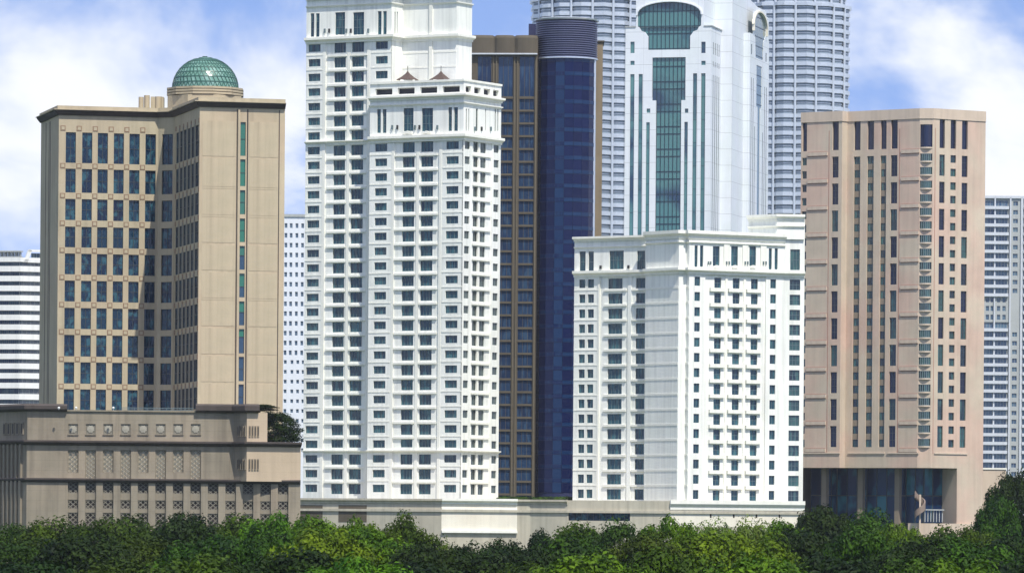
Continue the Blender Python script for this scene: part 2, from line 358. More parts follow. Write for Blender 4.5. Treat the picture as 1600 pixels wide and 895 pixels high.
# ================================================================== tall white tower
def white_tower():
    corner = at(724, 240, 1150)
    T = Thing('apartment_tower', 'tallest white apartment tower with stepped front block and two small brown pagoda roofs', 'building', (corner.x, corner.y, 0))
    pf = radians(-30)
    fL = Face(corner.x, corner.y, pf)
    sl = fL.S(577.5, 240)
    x0, y0, _ = fL.p(sl, 0, 0)
    fL = Face(x0, y0, pf, -sl)
    fM0 = fL.shifted(-2.6)
    x0, y0, _ = fM0.p(fM0.S(477.3, 235), 0, 0)
    pM = Path(477.3, 235, y0)
    a = pM.run(611.7, 60, -30); b = pM.run(629, 60, 60); c = pM.run(713.4, 50, -30); d = pM.run(737.4, 50, 60)
    pL = Path(577.5, 240, fL.y); e = pL.run(724, 240, -30); g = pL.run(782.6, 240, 60)
    m = 1160/FL
    zr0, zr1 = a.Z(490, 75.6), a.Z(490, 762.2)
    dz = (zr0-zr1)/30; Zc = [zr0-i*dz for i in range(31)]
    zb = 14.0
    top = a.Z(478, -22)
    wm = MB()
    # ---- rows of windows
    def small(f, px0, px1, py, rows, o=0, nv=2, glass='win'):
        s0, s1 = f.S(px0-.9, py, o), f.S(px1+.9, py, o); H = []
        for k in rows:
            z0, z1 = Zc[k]-6.0*m, Zc[k]+5.8*m; H.append((s0, s1, z0, z1)); T.window(f, s0, s1, z0, z1, o, nv=nv, glass=glass)
        return H
    def big(f, px0, px1, py, rows, o=0, nv=3, glass='win'):
        s0, s1 = f.S(px0-.9, py, o), f.S(px1+.9, py, o); H = []
        for k in rows:
            z0, z1 = Zc[k]-9*m, Zc[k]+6.9*m
            if k == 27: z0 = Zc[k]-5.5*m
            H.append((s0, s1, z0, z1)); T.window(f, s0, s1, z0, z1, o, nv=nv, nh=0, glass=glass)
        return H
    def tall(f, spans, py, y0, y1, o=0, nv=0, glass='win'):
        H = []
        for p0, p1 in spans:
            s0, s1 = f.S(p0, py, o), f.S(p1, py, o); z1, z0 = f.Z(p0, y0, o), f.Z(p0, y1, o)
            H.append((s0, s1, z0, z1)); T.window(f, s0, s1, z0, z1, o, nv=nv if (s1-s0) > 1.3 else 0, nh=2, glass=glass, name='tall_window')
        return H
    zc1 = a.Z(478, 66)-.2                     # top cornice of main block
    R = range(31)
    # main block front: strip of small windows, recessed bay, right strip
    sA, sB, sC = a.S(507, 235), a.S(574, 235), a.len
    h = small(a, 481.6, 498.6, 235, R); wm.wall(a, 0, sA, zb, zc1, h, back=-.3)
    h = big(a, 522, 538.4, 235, R, -.22)+big(a, 549.6, 566.6, 235, R, -.22); wm.wall(a, sA, sB, zb, zc1, h, o=-.22, rec=.25)
    h = small(a, 588, 605, 72, range(0, 4)); wm.wall(a, sB, sC, zb, zc1, h, back=-.3)
    h = tall(a, ((485, 490.8), (493.4, 499.2)), 40, 21.5, 58)+tall(a, ((523.6, 539), (551.6, 568.7)), 40, 20, 55, nv=2)+tall(a, ((590, 596), (598.3, 604)), 40, 18, 55)
    wm.wall(a, 0, a.len, zc1, top, h)
    h = tall(b, ((616.5, 618.2), (620, 621.8)), 40, 18.5, 55.5, glass='winside')
    wm.wall(b, 0, b.len, zb, top, h); wm.wall(c, 0, c.len, zb, top); wm.wall(d, 0, d.len, zb, top)
    blk(pM, ((9, 15), (-9, 8)), zb, top, wm)
    # central pier and edge pilasters of bays
    def pil(f, px0, px1, py, z0, z1, o0, o1): T.fboxpart('pilaster', f, f.S(px0, py), f.S(px1, py), z0, z1, o0, o1, 'trim')
    pil(a, 541.2, 546, 235, zb, zc1-1, -.4, -.06); pil(a, 503.5, 508, 235, zb, zc1-1, -.3, .06); pil(a, 572.8, 577, 235, zb, zc1-1, -.3, .06)
    pil(c, 671.5, 676.5, 50, zb+60, top, -.3, .3)
    # front block
    zl = e.Z(724, 214); zt = e.Z(724, 126)
    RL = range(7, 31)
    s1, s2 = e.S(615, 235), e.S(688, 235)
    h = small(e, 587, 604, 230, RL); wm.wall(e, 0, s1, zb, zl, h, back=-.3)
    h = big(e, 630.2, 647, 230, RL, -.22)+big(e, 658.9, 676, 230, RL, -.22); wm.wall(e, s1, s2, zb, zl, h, o=-.22, rec=.25)
    h = small(e, 698.4, 715.8, 230, RL); wm.wall(e, s2, e.len, zb, zl, h)
    pil(e, 650.5, 655.5, 235, zb, zl-1, -.4, -.06); pil(e, 612.5, 616.5, 235, zb, zl-1, -.3, .06); pil(e, 686.5, 690.5, 235, zb, zl-1, -.3, .06)
    t1, t2 = g.S(738.5, 235), g.S(769, 235)
    h = small(g, 727.2, 733.4, 235, RL, nv=1, glass='winside'); wm.wall(g, 0, t1, zb, zl, h, back=-.3)
    h = big(g, 740.6, 746.3, 235, RL, -.22, 1, 'winside')+big(g, 751.6, 758.3, 235, RL, -.22, 1, 'winside'); wm.wall(g, t1, t2, zb, zl, h, o=-.22, rec=.25)
    h = small(g, 772.5, 778.6, 235, RL, nv=1, glass='winside'); wm.wall(g, t2, g.len, zb, zl, h, back=-.3)
    pil(g, 748, 750.2, 235, zb, zl-1, -.4, -.06)
    # upper storey of front block
    zk = e.Z(724, 149)
    h = tall(e, ((588.9, 595), (597.7, 603.6)), 190, 171, 208)+tall(e, ((630.4, 646), (659, 676.4)), 190, 169.5, 205.5, nv=2)+tall(e, ((700.3, 706), (709.2, 715.3)), 190, 168, 205)
    wm.wall(e, 0, e.len, zl, zk, h)
    h = tall(g, ((727.9, 729.8), (731.6, 733.4), (743.6, 746.8), (757.8, 759.4), (773.2, 775.2), (777, 778.9)), 190, 170, 205, glass='winside')
    wm.wall(g, 0, g.len, zl, zk, h)
    # attic loggia with open slots
    H = []
    za, zc_ = e.Z(724, 143.6), e.Z(724, 134)
    for p0, p1 in ((586.5, 613), (621.5, 647.8), (656.5, 683), (691.5, 718.3)): H.append((e.S(p0, 138), e.S(p1, 138), za, zc_))
    wm.wall(e, 0, e.len, zk, zt, H, rec=.8)
    G = []
    for p0, p1 in ((727.6, 736.3), (741, 751), (756, 766.2), (770.6, 779.4)): G.append((g.S(p0, 142), g.S(p1, 142), za, zc_))
    wm.wall(g, 0, g.len, zk, zt, G, rec=.8)
    for f, HH in ((e, H), (g, G)):
        for q in HH: T.fboxpart('attic_opening', f, q[0]+.01, q[1]-.01, q[2], q[3], -.78, -.7, 'void')
    blk(pL, ((6, 10), (-8, 4)), zb, zt-1.2, wm)
    T.part('wall', wm, M['white'])
    # ---- ledges under the paired windows, every floor
    for k in range(0, 31):
        if k in (27,): continue
        z = Zc[k]-9*m-6*m
        if k < 30:
            T.fboxpart('balcony_ledge', a, a.S(510.5, 235), a.S(540.3, 235), z, z+.42, -.4, .12, 'trim')
            T.fboxpart('balcony_ledge', a, a.S(547, 235), a.S(573.5, 235), z, z+.42, -.4, .12, 'trim')
            if k >= 7:
                T.fboxpart('balcony_ledge', e, e.S(617.5, 235), e.S(649.5, 235), z, z+.42, -.4, .12, 'trim')
                T.fboxpart('balcony_ledge', e, e.S(656.5, 235), e.S(684, 235), z, z+.42, -.4, .12, 'trim')
                T.fboxpart('balcony_ledge', g, g.S(739, 235), g.S(767.5, 235), z, z+.42, -.4, .12, 'trim')
        z = Zc[k]-12.4*m
        if k < 30:
            T.fboxpart('string_course', a, .02, a.S(503, 235), z, z+.3, -.1, .07, 'trim')
            if k < 4: T.fboxpart('string_course', a, a.S(579, 235), a.len, z, z+.3, -.1, .06, 'trim')
            if k >= 7:
                T.fboxpart('string_course', e, .02, e.S(611.5, 235), z, z+.3, -.1, .07, 'trim')
                T.fboxpart('string_course', e, e.S(692, 235), e.len-.05, z, z+.3, -.1, .07, 'trim')
            if k < 3:
                for q0, q1 in ((629.5, 670.5), (677.5, 713)): T.fboxpart('string_course', c, c.S(q0, 90), c.S(q1, 90), z, z+.35, -.1, .06, 'trim')
    # ---- cornices
    def corn(name, pts, z, h, o, mat='trim'):
        q = MB(); q.sweep(pts, cornice_prof(z, h, o)); T.part(name, q, M[mat])
    corn('cornice', pM.pts, zc1-.3, 1.3, 1.0)
    corn('cornice', pM.pts, a.Z(478, 14), .5, .4)
    corn('cornice', pM.pts, a.Z(478, 2), 1.3, 1.2)
    corn('cornice', pM.pts[:2], Zc[7]+dz/2-.2+.1, .5, .7)
    corn('cornice', pM.pts[:2], Zc[27]-dz/2-.2, .45, .5)
    corn('cornice', pL.pts, zl-.7, 1.35, 1.0)
    corn('cornice', pL.pts, e.Z(724, 163), .5, .5)
    corn('cornice', pL.pts, e.Z(724, 153.5), 1.0, 1.1)
    corn('cornice', pL.pts, Zc[27]-dz/2-.25, .5, .65)
    q = MB(); q.sweep(pL.pts, band(.45, .25, -.4, zt-.1)); T.part('parapet', q, M['trim'])
    q = MB(); q.sweep(pL.pts, band(1.0, .3, -.2, zb)); T.part('plinth', q, M['trim'])
    q = MB(); q.sweep(pM.pts[:2], band(1.0, .3, -.2, zb)); T.part('plinth', q, M['trim'])
    # ---- carved scallop under the tall windows and wall lanterns
    for f, lst, py in ((a, (531, 560), 57.5), (e, (638, 667.5), 207.5)):
        for px in lst:
            s, z = f.pix(px, py); q = MB()
            for i in (-1, 0, 1):
                for j in range(6):
                    A0, A1 = pi*j/6, pi*(j+1)/6; r = .42 if i else .6
                    X = s+i*.85
                    q.quad(f.p(X, .5, z-.2), f.p(X+r*cos(A0), .5, z-.2+r*sin(A0)), f.p(X+r*cos(A1), .5, z-.2+r*sin(A1)))
                    q.quad(f.p(X+r*cos(A0), .5, z-.2+r*sin(A0)), f.p(X+r*cos(A0), .2, z-.2+r*sin(A0)), f.p(X+r*cos(A1), .2, z-.2+r*sin(A1)), f.p(X+r*cos(A1), .5, z-.2+r*sin(A1)))
            T.part('carved_crest', q, M['trim'])
    for f, lst, py in ((a, (508, 515, 541.8, 548.7, 576), 49), (e, (613.5, 621.5, 649, 656, 684), 199.5), (g, (741, 751.5, 766), 202)):
        for i, px in enumerate(lst):
            s, z = f.pix(px, py); T.fboxpart('wall_lantern', f, s-.16, s+.16, z-.4, z+.5, .02, .35, 'black' if i % 2 else 'wframe')
    # ---- two pagoda roofs with finials
    for px, w in ((637, 32), (689, 33.5)):
        c0 = at(px, 124, e.y+ (px-577)*-.05+4); r = w/2*c0.y/FL; q = MB(); h = 14.5*c0.y/FL
        zb0 = at(px, 126, c0.y).z
        prof = [(r, 0), (r*.97, .12), (r*.55, h*.38), (r*.2, h*.72), (.07, h)]
        n = len(prof)
        base = len(q.v)
        for k in range(4):
            A = pi/4+k*pi/2-pi/6
            for (rr, zz) in prof: q.v.append((c0.x+rr*1.15*cos(A), c0.y+rr*1.15*sin(A), zb0+zz))
        for k in range(4):
            j = (k+1) % 4
            for i in range(n-1): q.f.append((base+k*n+i, base+j*n+i, base+j*n+i+1, base+k*n+i+1))
        q.f.append(tuple(base+k*n for k in range(4)))
        o = T.part('pavilion_roof', q, M['tile'])
        q = MB(); q.box(c0.x-.07, c0.x+.07, c0.y-.07, c0.y+.07, zb0+h-.1, zb0+h+1.1); T.part('finial', q, M['black'], parent=o)
        q = MB(); q.box(c0.x-r*.7, c0.x+r*.7, c0.y-r*.7, c0.y+r*.7, zt-1.3, zb0+.05); T.part('pavilion_wall', q, M['white'])
    return T
white_tower()

# ================================================================== shorter white block
def white_block():
    P0 = at(1060.5, 440, 1130)
    T = Thing('apartment_block', 'shorter white apartment block with corner pier and rows of small balconies', 'building', (P0.x, P0.y, 0))
    fb = Face(P0.x, P0.y, radians(-50)); sb = fb.S(1008.8, 440)
    xb, yb, _ = fb.p(sb, 0, 0)
    pB = Path(1008.8, 440, yb)
    b = pB.run(1060.5, 440, -50); c = pB.run(1072.3, 440, 30); d = pB.run(1076.7, 440, -58); e = pB.run(1226, 440, 30); g = pB.run(1257, 440, 8)
    fl = Face(xb, yb+2.2, radians(-33)); sl = fl.S(897.3, 440); xl, yl, _ = fl.p(sl, 0, 0)
    pA = Path(897.3, 440, yl); a = pA.run(1009.5, 440, -33)
    m = 1135/FL; zb = 14
    zt0, zt1 = e.Z(1089, 432.6), e.Z(1089, 765.3)
    dz = (zt0-zt1)/14; Zt = [zt0-i*dz for i in range(15)]   # window heads
    zbelt = e.Z(1089, 424.5); ztop = e.Z(1077, 360.5)
    wm = MB(); R = range(15)
    def col(f, p0, p1, py, dtop, dbot, o=0, nv=1, nh=0, glass='win'):
        s0, s1 = f.S(p0-.5, py, o), f.S(p1+.5, py, o); dtop -= .3; dbot += .4; H = []
        for k in R:
            z1, z0 = Zt[k]-dtop*m, Zt[k]-dbot*m; H.append((s0, s1, z0, z1)); T.window(f, s0, s1, z0, z1, o, nv, nh, glass=glass)
        return H
    def tall(f, spans, y0, y1, o=0, nv=0, nh=1, glass='win'):
        H = []
        for p0, p1 in spans:
            s0, s1 = f.S(p0, 400, o), f.S(p1, 400, o); z1, z0 = f.Z(p0, y0, o), f.Z(p0, y1, o)
            H.append((s0, s1, z0, z1)); T.window(f, s0, s1, z0, z1, o, nv, nh, glass=glass, name='tall_window')
        return H
    # left wing
    q1, q2, q3 = a.S(936, 440), a.S(981, 440), a.S(987, 440)
    h = col(a, 905.4, 914, 450, -.5, 12.3)+col(a, 918.9, 927.5, 450, -.5, 12.3); wm.wall(a, 0, q1, zb, zbelt, h, back=-.35)
    h = col(a, 950.8, 972, 450, -1, 14.5, -.2, 3); wm.wall(a, q1, q2, zb, zbelt, h, o=-.2, rec=.25)
    wm.wall(a, q2, q3, zb, zbelt, (), back=-.35)
    h = col(a, 994.2, 1007.6, 450, -1, 14.5, -.2, 2); wm.wall(a, q3, a.len, zb, zbelt, h, o=-.2, rec=.25)
    zta = a.Z(900, 372.5)
    h = tall(a, ((905.4, 915), (919.3, 927.8)), 393, 426)+tall(a, ((952.2, 974.6), (995.4, 1007.8)), 392, 421, nv=3)
    wm.wall(a, 0, a.len, zbelt, zta, h, rec=.5)
    blk(pA, ((10, 16), (10, 16)), zb, zta-.6, wm)
    for k in R:
        z = Zt[k]-17.2*m
        T.fboxpart('string_course', a, .02, q1-.1, z, z+.3, -.1, .08, 'trim')
        T.fboxpart('balcony_ledge', a, a.S(944, 440), a.S(979, 440), z-.2, z+.25, -.4, .12, 'trim')
        T.fboxpart('balcony_ledge', a, a.S(988, 440), a.len, z-.2, z+.25, -.4, .12, 'trim')
        T.fboxpart('floor_band', b, .03, b.len-.1, z-.15, z+.3, -.1, .07, 'trim')
        T.fboxpart('floor_band', d, .03, d.len-.03, z-.15, z+.3, -.1, .1, 'trim')
        z2 = Zt[k]-16.6*m
        for p0, p1 in ((1109.6, 1132.8), (1138.4, 1161.5), (1166.8, 1190)):
            bb = T.fboxpart('balcony', e, e.S(p0, 450), e.S(p1, 450), z2-5.0*m, z2+.6*m, -.4, .22, 'trim')
    for px in (934.5,): T.fboxpart('pilaster', a, a.S(px, 440), a.S(px+3, 440), zb, zbelt-1, -.3, .12, 'trim')
    # corner block: blank panel, pier, blank return
    wm.wall(b, 0, b.len, zb, ztop); wm.wall(c, 0, c.len, zb, ztop); wm.wall(d, 0, d.len, zb, ztop)
    # right face
    S_ = lambda px: e.S(px, 440)
    h = col(e, 1085.8, 1093.5, 440, 0, 13.3); wm.wall(e, 0, S_(1102), zb, zbelt, h, back=-.35)
    h = []
    for p0, p1 in ((1116.7, 1126.4), (1145.4, 1155.2), (1174, 1183.7)): h += col(e, p0, p1, 445, .2, 16.2, -.3, 1, 1)
    wm.wall(e, S_(1102), S_(1197), zb, zbelt, h, o=-.3, rec=.25)
    h = col(e, 1204.2, 1212, 445, -.2, 13.3); wm.wall(e, S_(1197), e.len, zb, zbelt, h, back=-.35)
    h = col(g, 1234.4, 1249.8, 450, -.6, 15.2, 0, 2, 1, 'pwin'); wm.wall(g, 0, g.len, zb, zbelt, h)
    for p in (1134, 1162.6): T.fboxpart('pilaster', e, S_(p), S_(p+3.6), zb, zbelt-1, -.6, -.1, 'trim')
    h = tall(e, ((1085.3, 1090), (1093.8, 1098.8)), 383.5, 417)+tall(e, ((1113.8, 1124.3), (1142.4, 1153), (1171, 1181.3)), 384.5, 415.5, nv=1)+tall(e, ((1201.3, 1206), (1210.4, 1215.3)), 388, 421)
    wm.wall(e, 0, e.len, zbelt, ztop, h, rec=.5)
    for px in (1130, 1159, 1187.5):
        T.fboxpart('pilaster', e, S_(px), S_(px+9), zbelt, e.Z(1140, 379), -.1, .25, 'trim')
    zend = g.Z(1240, 339)
    h = tall(g, ((1234.8, 1249.9),), 389.5, 422, nv=2, glass='pwin'); wm.wall(g, 0, g.len, zbelt, zend, h)
    blk(pB, ((12, 12), (-9, 16)), zb, ztop-.5, wm)
    # penthouse on the right end
    pP = Path(1169.5, 350, g.y+4.5); p1 = pP.run(1214.5, 350, -42); p2 = pP.run(1257.2, 350, 8)
    wm.wall(p1, 0, p1.len, ztop-1, zend); wm.wall(p2, 0, p2.len, ztop-1, zend); blk(pP, ((8, 8), (-3, 12)), ztop-1, zend, wm)
    T.part('wall', wm, M['white'])
    q = MB(); q.sweep(pP.pts, cornice_prof(zend-.8, 1.3, .7)); T.part('penthouse_cornice', q, M['trim'])
    q = MB(); q.sweep(pP.pts, cornice_prof(zend-2.4, .6, .4)); T.part('penthouse_cornice', q, M['trim'])
    def corn(pts, z, h, o):
        q = MB(); q.sweep(pts, cornice_prof(z, h, o)); T.part('cornice', q, M['trim'])
    corn(pA.pts, a.Z(900, 378), 1.0, 1.0); corn(pA.pts, a.Z(900, 389), .4, .35); corn(pA.pts, zbelt-.5, 1.3, .9)
    corn(pB.pts[:5], ztop-1.6, 1.7, .9); corn(pB.pts[:5], e.Z(1077, 380.5), .45, .4); corn(pB.pts, zbelt-.5, 1.3, .9)
    q = MB(); q.sweep(pB.pts, band(.9, .3, -.2, zb)); T.part('plinth', q, M['trim'])
    for px, py in ((939, 417.5), (982.5, 417)):
        s, z = a.pix(px, py); T.fboxpart('wall_lantern', a, s-.2, s+.2, z-.35, z+.35, .02, .35, 'black')
    for px in (1105.5, 1109, 1134, 1138, 1163, 1167, 1191.5, 1195.5):
        s, z = e.pix(px, 411); T.fboxpart('wall_lantern', e, s-.13, s+.13, z-.35, z+.35, .26, .5, 'wframe')
    for p0, p1 in ((1113.8, 1124.3), (1142.4, 1153), (1171, 1181.3)):
        q = MB(); s, z = e.pix((p0+p1)/2, 416.5)
        for j in range(6):
            A0, A1 = pi*j/6, pi*(j+1)/6; r = .75
            q.quad(e.p(s, .4, z-.3), e.p(s+r*cos(A0), .4, z-.3+r*.8*sin(A0)), e.p(s+r*cos(A1), .4, z-.3+r*.8*sin(A1)))
            q.quad(e.p(s+r*cos(A0), .4, z-.3+r*.8*sin(A0)), e.p(s+r*cos(A0), .1, z-.3+r*.8*sin(A0)), e.p(s+r*cos(A1), .1, z-.3+r*.8*sin(A1)), e.p(s+r*cos(A1), .4, z-.3+r*.8*sin(A1)))
        T.part('carved_crest', q, M['trim'])
white_block()

# ================================================================== white podium in front of both towers
def white_podium():
    p = Path(462, 790, 1146)
    fs = [p.run(506, 790, -22), p.run(527, 790, -22), p.run(690, 790, -22), p.run(808, 790, 10), p.run(829, 790, 5), p.run(887, 790, -22), p.run(1002, 790, -12), p.run(1047, 790, -10), p.run(1257, 790, 10)]
    T = Thing('podium_building', 'long low grey and cream podium under the two white towers, mostly behind the trees', 'building', (p.pts[0][0], p.pts[0][1], 0))
    zt = fs[2].Z(600, 779); wm = MB()
    m = 1140/FL
    # openings: ribbon window and slits
    f = fs[6]; rib = (f.S(888, 805), f.S(984.5, 805), f.Z(930, 813), f.Z(930, 797.5))
    for i, q in enumerate(fs):
        if i == 3: continue
        h = []
        if i == 6: h = [rib]
        if i == 8:
            for px in (1110.5, 1146.5, 1182, 1218): h.append((q.S(px-1.3, 803), q.S(px+1.3, 803), q.Z(px, 808.5), q.Z(px, 799)))
        wm.wall(q, 0, q.len, 0, zt, h, rec=.8)
        for k in h:
            if i == 8: T.fboxpart('slit_opening', q, k[0]+.005, k[1]-.005, k[2], k[3], -.8, -.7, 'void')
    blk(p, ((12, 34), (-10, 26)), 0, zt-.3, wm)
    T.part('wall', wm, M['conc'])
    T.window(f, *rib, nv=9, nh=0, glass='bglass', frame='dframe', rec=.6, name='ribbon_window')
    f = fs[3]; q = MB(); q.wall(f, 0, f.len, f.Z(750, 829), zt); T.part('cream_wall', q, M['cream'])
    q = MB(); q.wall(f, 0, f.len, 0, f.Z(750, 829)); T.part('lower_wall', q, M['conc'])
    q = MB(); q.sweep([f.p(-.0, .3, 0)[:2], f.p(f.len, .3, 0)[:2]], band(.5, .3, -.4, f.Z(750, 832))); T.part('ledge', q, M['trim'])
    q = MB(); q.sweep([f.p(0, .0, 0)[:2], f.p(f.len, .0, 0)[:2]], band(.5, .25, -.1, f.Z(750, 797))); T.part('ledge', q, M['trim'])
    f = fs[8]; q = MB(); q.wall(f, 0.02, f.len-.02, f.Z(1150, 823), zt-.1, [], o=.04)
    hs = []
    for px in (1110.5, 1146.5, 1182, 1218): hs.append((f.S(px-1.3, 803), f.S(px+1.3, 803), f.Z(px, 808.5), f.Z(px, 799)))
    q = MB(); q.wall(f, .02, f.len-.02, f.Z(1150, 823), zt-.1, hs, o=.04, rec=.1); T.part('cream_wall', q, M['cream'])
    q = MB(); q.sweep(p.pts[:7], cornice_prof(zt-.9, 1.0, .6)); T.part('cornice', q, M['conc'])
    q = MB(); q.sweep(p.pts, band(.5, .35, -.3, zt-2.6)); T.part('string_course', q, M['conc'])
    q = MB(); q.sweep(p.pts[3:5], cornice_prof(zt-1.0, 1.2, .8)); T.part('cornice', q, M['trim'])
    q = MB(); q.sweep(p.pts[8:], cornice_prof(zt-1.8, 2.0, .7)); T.part('cornice', q, M['trim'])
    f = fs[2]
    for p0, p1, o in ((468, 504, .02), (529, 573, .02)):
        ff = fs[0] if p0 < 500 else f
        T.fboxpart('recess_shade_panel', ff, ff.S(p0, 800), ff.S(p1, 800), ff.Z(p0, 815), ff.Z(p0, 788.5), -.3, .05, 'gold')  # flat panels stand for recesses, their shade put into the dark colour
white_podium()

# ================================================================== beige tower with dome
def beige_tower():
    p = Path(64.2, 200, 906)
    l = p.run(92, 200, -76); f = p.run(247.5, 200, 14); ch = p.run(272, 200, -31); r = p.run(312, 200, -76); w = p.run(445.3, 200, 14)
    T = Thing('office_tower', 'beige stone office tower with a green lattice dome on its roof', 'building', (p.pts[0][0], p.pts[0][1], 0))
    m = 893/FL
    zt = f.Z(92, 172.3); zbot = 8
    rows = [(207.4, 253.7), (264.3, 300), (311.4, 343), (354.7, 385.5), (396.6, 427.7), (438.8, 470), (481.4, 512.7), (523.6, 555.6), (566, 598), (608.3, 640.5)]
    Zr = [(f.Z(105, b+.8), f.Z(105, a-.7)) for a, b in rows]
    wm = MB()
    def col(fc, px0, px1, py=231, nv=0, glass='bglass', o=0, name='window', rec=.3, Z=Zr):
        s0, s1 = fc.S(px0-.6, py), fc.S(px1+.6, py)
        H = []
        for k, (z0, z1) in enumerate(Z):
            H.append((s0, s1, z0, z1)); T.window(fc, s0, s1, z0, z1, o, nv, 1, glass=glass if isinstance(glass, str) else glass[k], frame='dframe', rec=rec, name=name, fw=.05)
        return H
    H = []
    for a, b in ((103.3, 118), (129, 143.6), (153.4, 168), (178.5, 193), (202.8, 217.6), (227.9, 243)): H += col(f, a, b, nv=1)
    wm.wall(f, 0, f.len, zbot, zt, H, rec=.5)
    wm.wall(ch, 0, ch.len, zbot, zt, col(ch, 253.7, 269.3, nv=1), rec=.5)
    H = []
    n = 6; s0, s1 = r.S(275, 231), r.S(311, 231); st = (s1-s0)/n
    for i in range(n):
        a, b = s0+i*st+.22, s0+(i+1)*st-.22
        for k, (z0, z1) in enumerate(Zr):
            H.append((a, b, z0, z1)); T.window(r, a, b, z0, z1, 0, 1, 1, glass='bglass', frame='dframe', rec=.14, fw=.05)
    wm.wall(r, 0, r.len, zbot, zt, H, rec=.2)
    for i in range(n-1):
        s = s0+(i+1)*st
        for z0, z1 in Zr: T.fboxpart('mullion_fin', r, s-.12, s+.12, z0, z1+.5, .0, .16, 'ornament')
    zg = zip(rows, Zr)
    gl = ['greenstrip']*4+['greenstrip', 'bluestrip', 'bluestrip', 'bluestrip', 'bluestrip', 'bluestrip']
    Zw = [(z0+.1, z1+.5) for z0, z1 in Zr]
    H = []
    s0, s1 = w.S(375.6, 231), w.S(383.8, 231)
    for k, (z0, z1) in enumerate(Zw):
        H.append((s0, s1, z0, z1))
        if k in (4, 5, 6, 7):
            zm = z0+(z1-z0)*(.6, .45, .55, .68)[k-4]
            T.window(w, s0, s1, z0, zm, 0, 0, 0, 'bluestrip', 'dframe', .25, fw=.04); T.window(w, s0, s1, zm, z1, 0, 0, 0, 'greenstrip', 'dframe', .25, fw=.04)
        else: T.window(w, s0, s1, z0, z1, 0, 0, 1, gl[k], 'dframe', .25, fw=.04)
    wm.wall(l, 0, l.len, zbot, zt)
    blk(p, ((5, 25), (-8, 22)), zbot, zt, wm)
    wall = T.part('wall', wm, M['beige'])
    q = MB(); q.wall(w, 0, w.len, zbot, zt, H, rec=.3); T.part('side_wall', q, M['beigeside'])
    # stone panels between the joints of the right wing and in the corner strips
    edges = [zt-2.9]+[x for z0, z1 in Zr for x in (z1+.62, z0-.06)]+[zbot+6]
    edges = sorted(set(edges))
    for a, b in ((316.5, 368.5), (389.5, 434.5)):
        sa, sb = w.S(a, 231), w.S(b, 231)
        for i in range(len(edges)-1):
            if edges[i+1]-edges[i] > .35: T.fboxpart('cladding_panel', w, sa, sb, edges[i]+.02, edges[i+1]-.02, -.05, .035, 'beigeside')
    for px0, px1 in ((369.6, 371), (385.6, 387.8), (435.4, 436.8)): T.fboxpart('vertical_groove', w, w.S(px0, 231), w.S(px1, 231), zbot, zt-1.0, -.05, .02, 'darkstone_shade')
    for px0, px1 in ((371.6, 374.6),): T.fboxpart('vertical_fin', w, w.S(px0, 231), w.S(px1, 231), zbot, zt-1.0, -.05, .22, 'beigeside')
    for t in (.28, .46, .53): T.fboxpart('vertical_groove', l, l.len*t, l.len*t+.35, zbot, zt-1.2, -.05, .03, 'darkstone_shade')
    # floor bands and carved squares at the crossings
    bands = [Zr[0][1]+.65]+[(Zr[i][0]+Zr[i+1][1])/2 for i in range(9)]
    for zc in bands:
        for px in (98.2, 123.4, 148.6, 173.5, 198, 222.8):
            s = f.S(px, 231); T.fboxpart('carved_square', f, s-.42, s+.42, zc-.42, zc+.42, -.05, .05, 'stonebrown')
            T.fboxpart('square_boss', f, s-.26, s+.26, zc-.26, zc+.26, .03, .08, 'beige')
        for i in range(n+1):
            s = r.S(275, 231)+i*st; T.fboxpart('carved_square', r, s-.38, s+.38, zc-.38, zc+.38, -.05, .05, 'stonebrown')
    # cornice: pale parapet over a deep dark eave
    q = MB(); q.sweep(p.pts, [(-.1, zt-.8), (.2, zt-.8), (.75, zt-.1), (.75, zt+.02), (-.1, zt+.02)]); T.part('eave', q, M['darkstone_shade'])
    q = MB(); q.sweep(p.pts, [(-.4, zt+.03), (.95, zt+.03), (.95, zt+.16), (.3, zt+.17), (.3, zt+.75), (-.4, zt+.75)]); T.part('parapet', q, M['beige'])
    # dome
    c = at(320.8, 139.5, 897); R = 51.8*897/FL; zb = c.z
    def ring(z0, z1, rad, name, mat, n=16, off=0):
        q = MB(); pts = [(c.x+rad*cos(off+2*pi*i/n), c.y-rad*sin(off+2*pi*i/n)) for i in range(n)]
        pts = pts[::-1]
        k = len(q.v)
        for x, y in pts: q.quad
        for i in range(n):
            a, b = pts[i], pts[(i+1) % n]; q.quad((*a, z0), (*b, z0), (*b, z1), (*a, z1))
        q.cap(pts, z1); return T.part(name, q, M[mat])
    cxoff = 0
    ring(zt-.5, zb-1.35, R*1.20, 'dome_base', 'beige', 8, pi/8)
    for i in range(3):
        z = zb-1.35+i*.46
        ring(z, z+.12, R*1.13, 'drum_gap', 'darkstone_shade', 12, pi/12); ring(z+.12, z+.46, R*1.18, 'drum_course', 'beige', 12, pi/12)
    NB, NR = 44, 9
    q = MB(); rib = MB()
    V = []
    for j in range(NR+1):
        A = (pi/2)*j/NR*.985; rr, zz = R*cos(A), R*.955*sin(A)
        V.append([Vector((c.x+rr*cos(2*pi*(i+.5*(j % 2))/NB), c.y+rr*sin(2*pi*(i+.5*(j % 2))/NB), zb+zz)) for i in range(NB)])
    def bar(a, b, t=.055):
        d = (b-a); nrm = ((a+b)/2-Vector((c.x, c.y, zb))).normalized(); s = d.cross(nrm).normalized()*t
        rib.hexa([a-s-nrm*.03, a+s-nrm*.03, a+s+nrm*.06, a-s+nrm*.06, b-s-nrm*.03, b+s-nrm*.03, b+s+nrm*.06, b-s+nrm*.06])
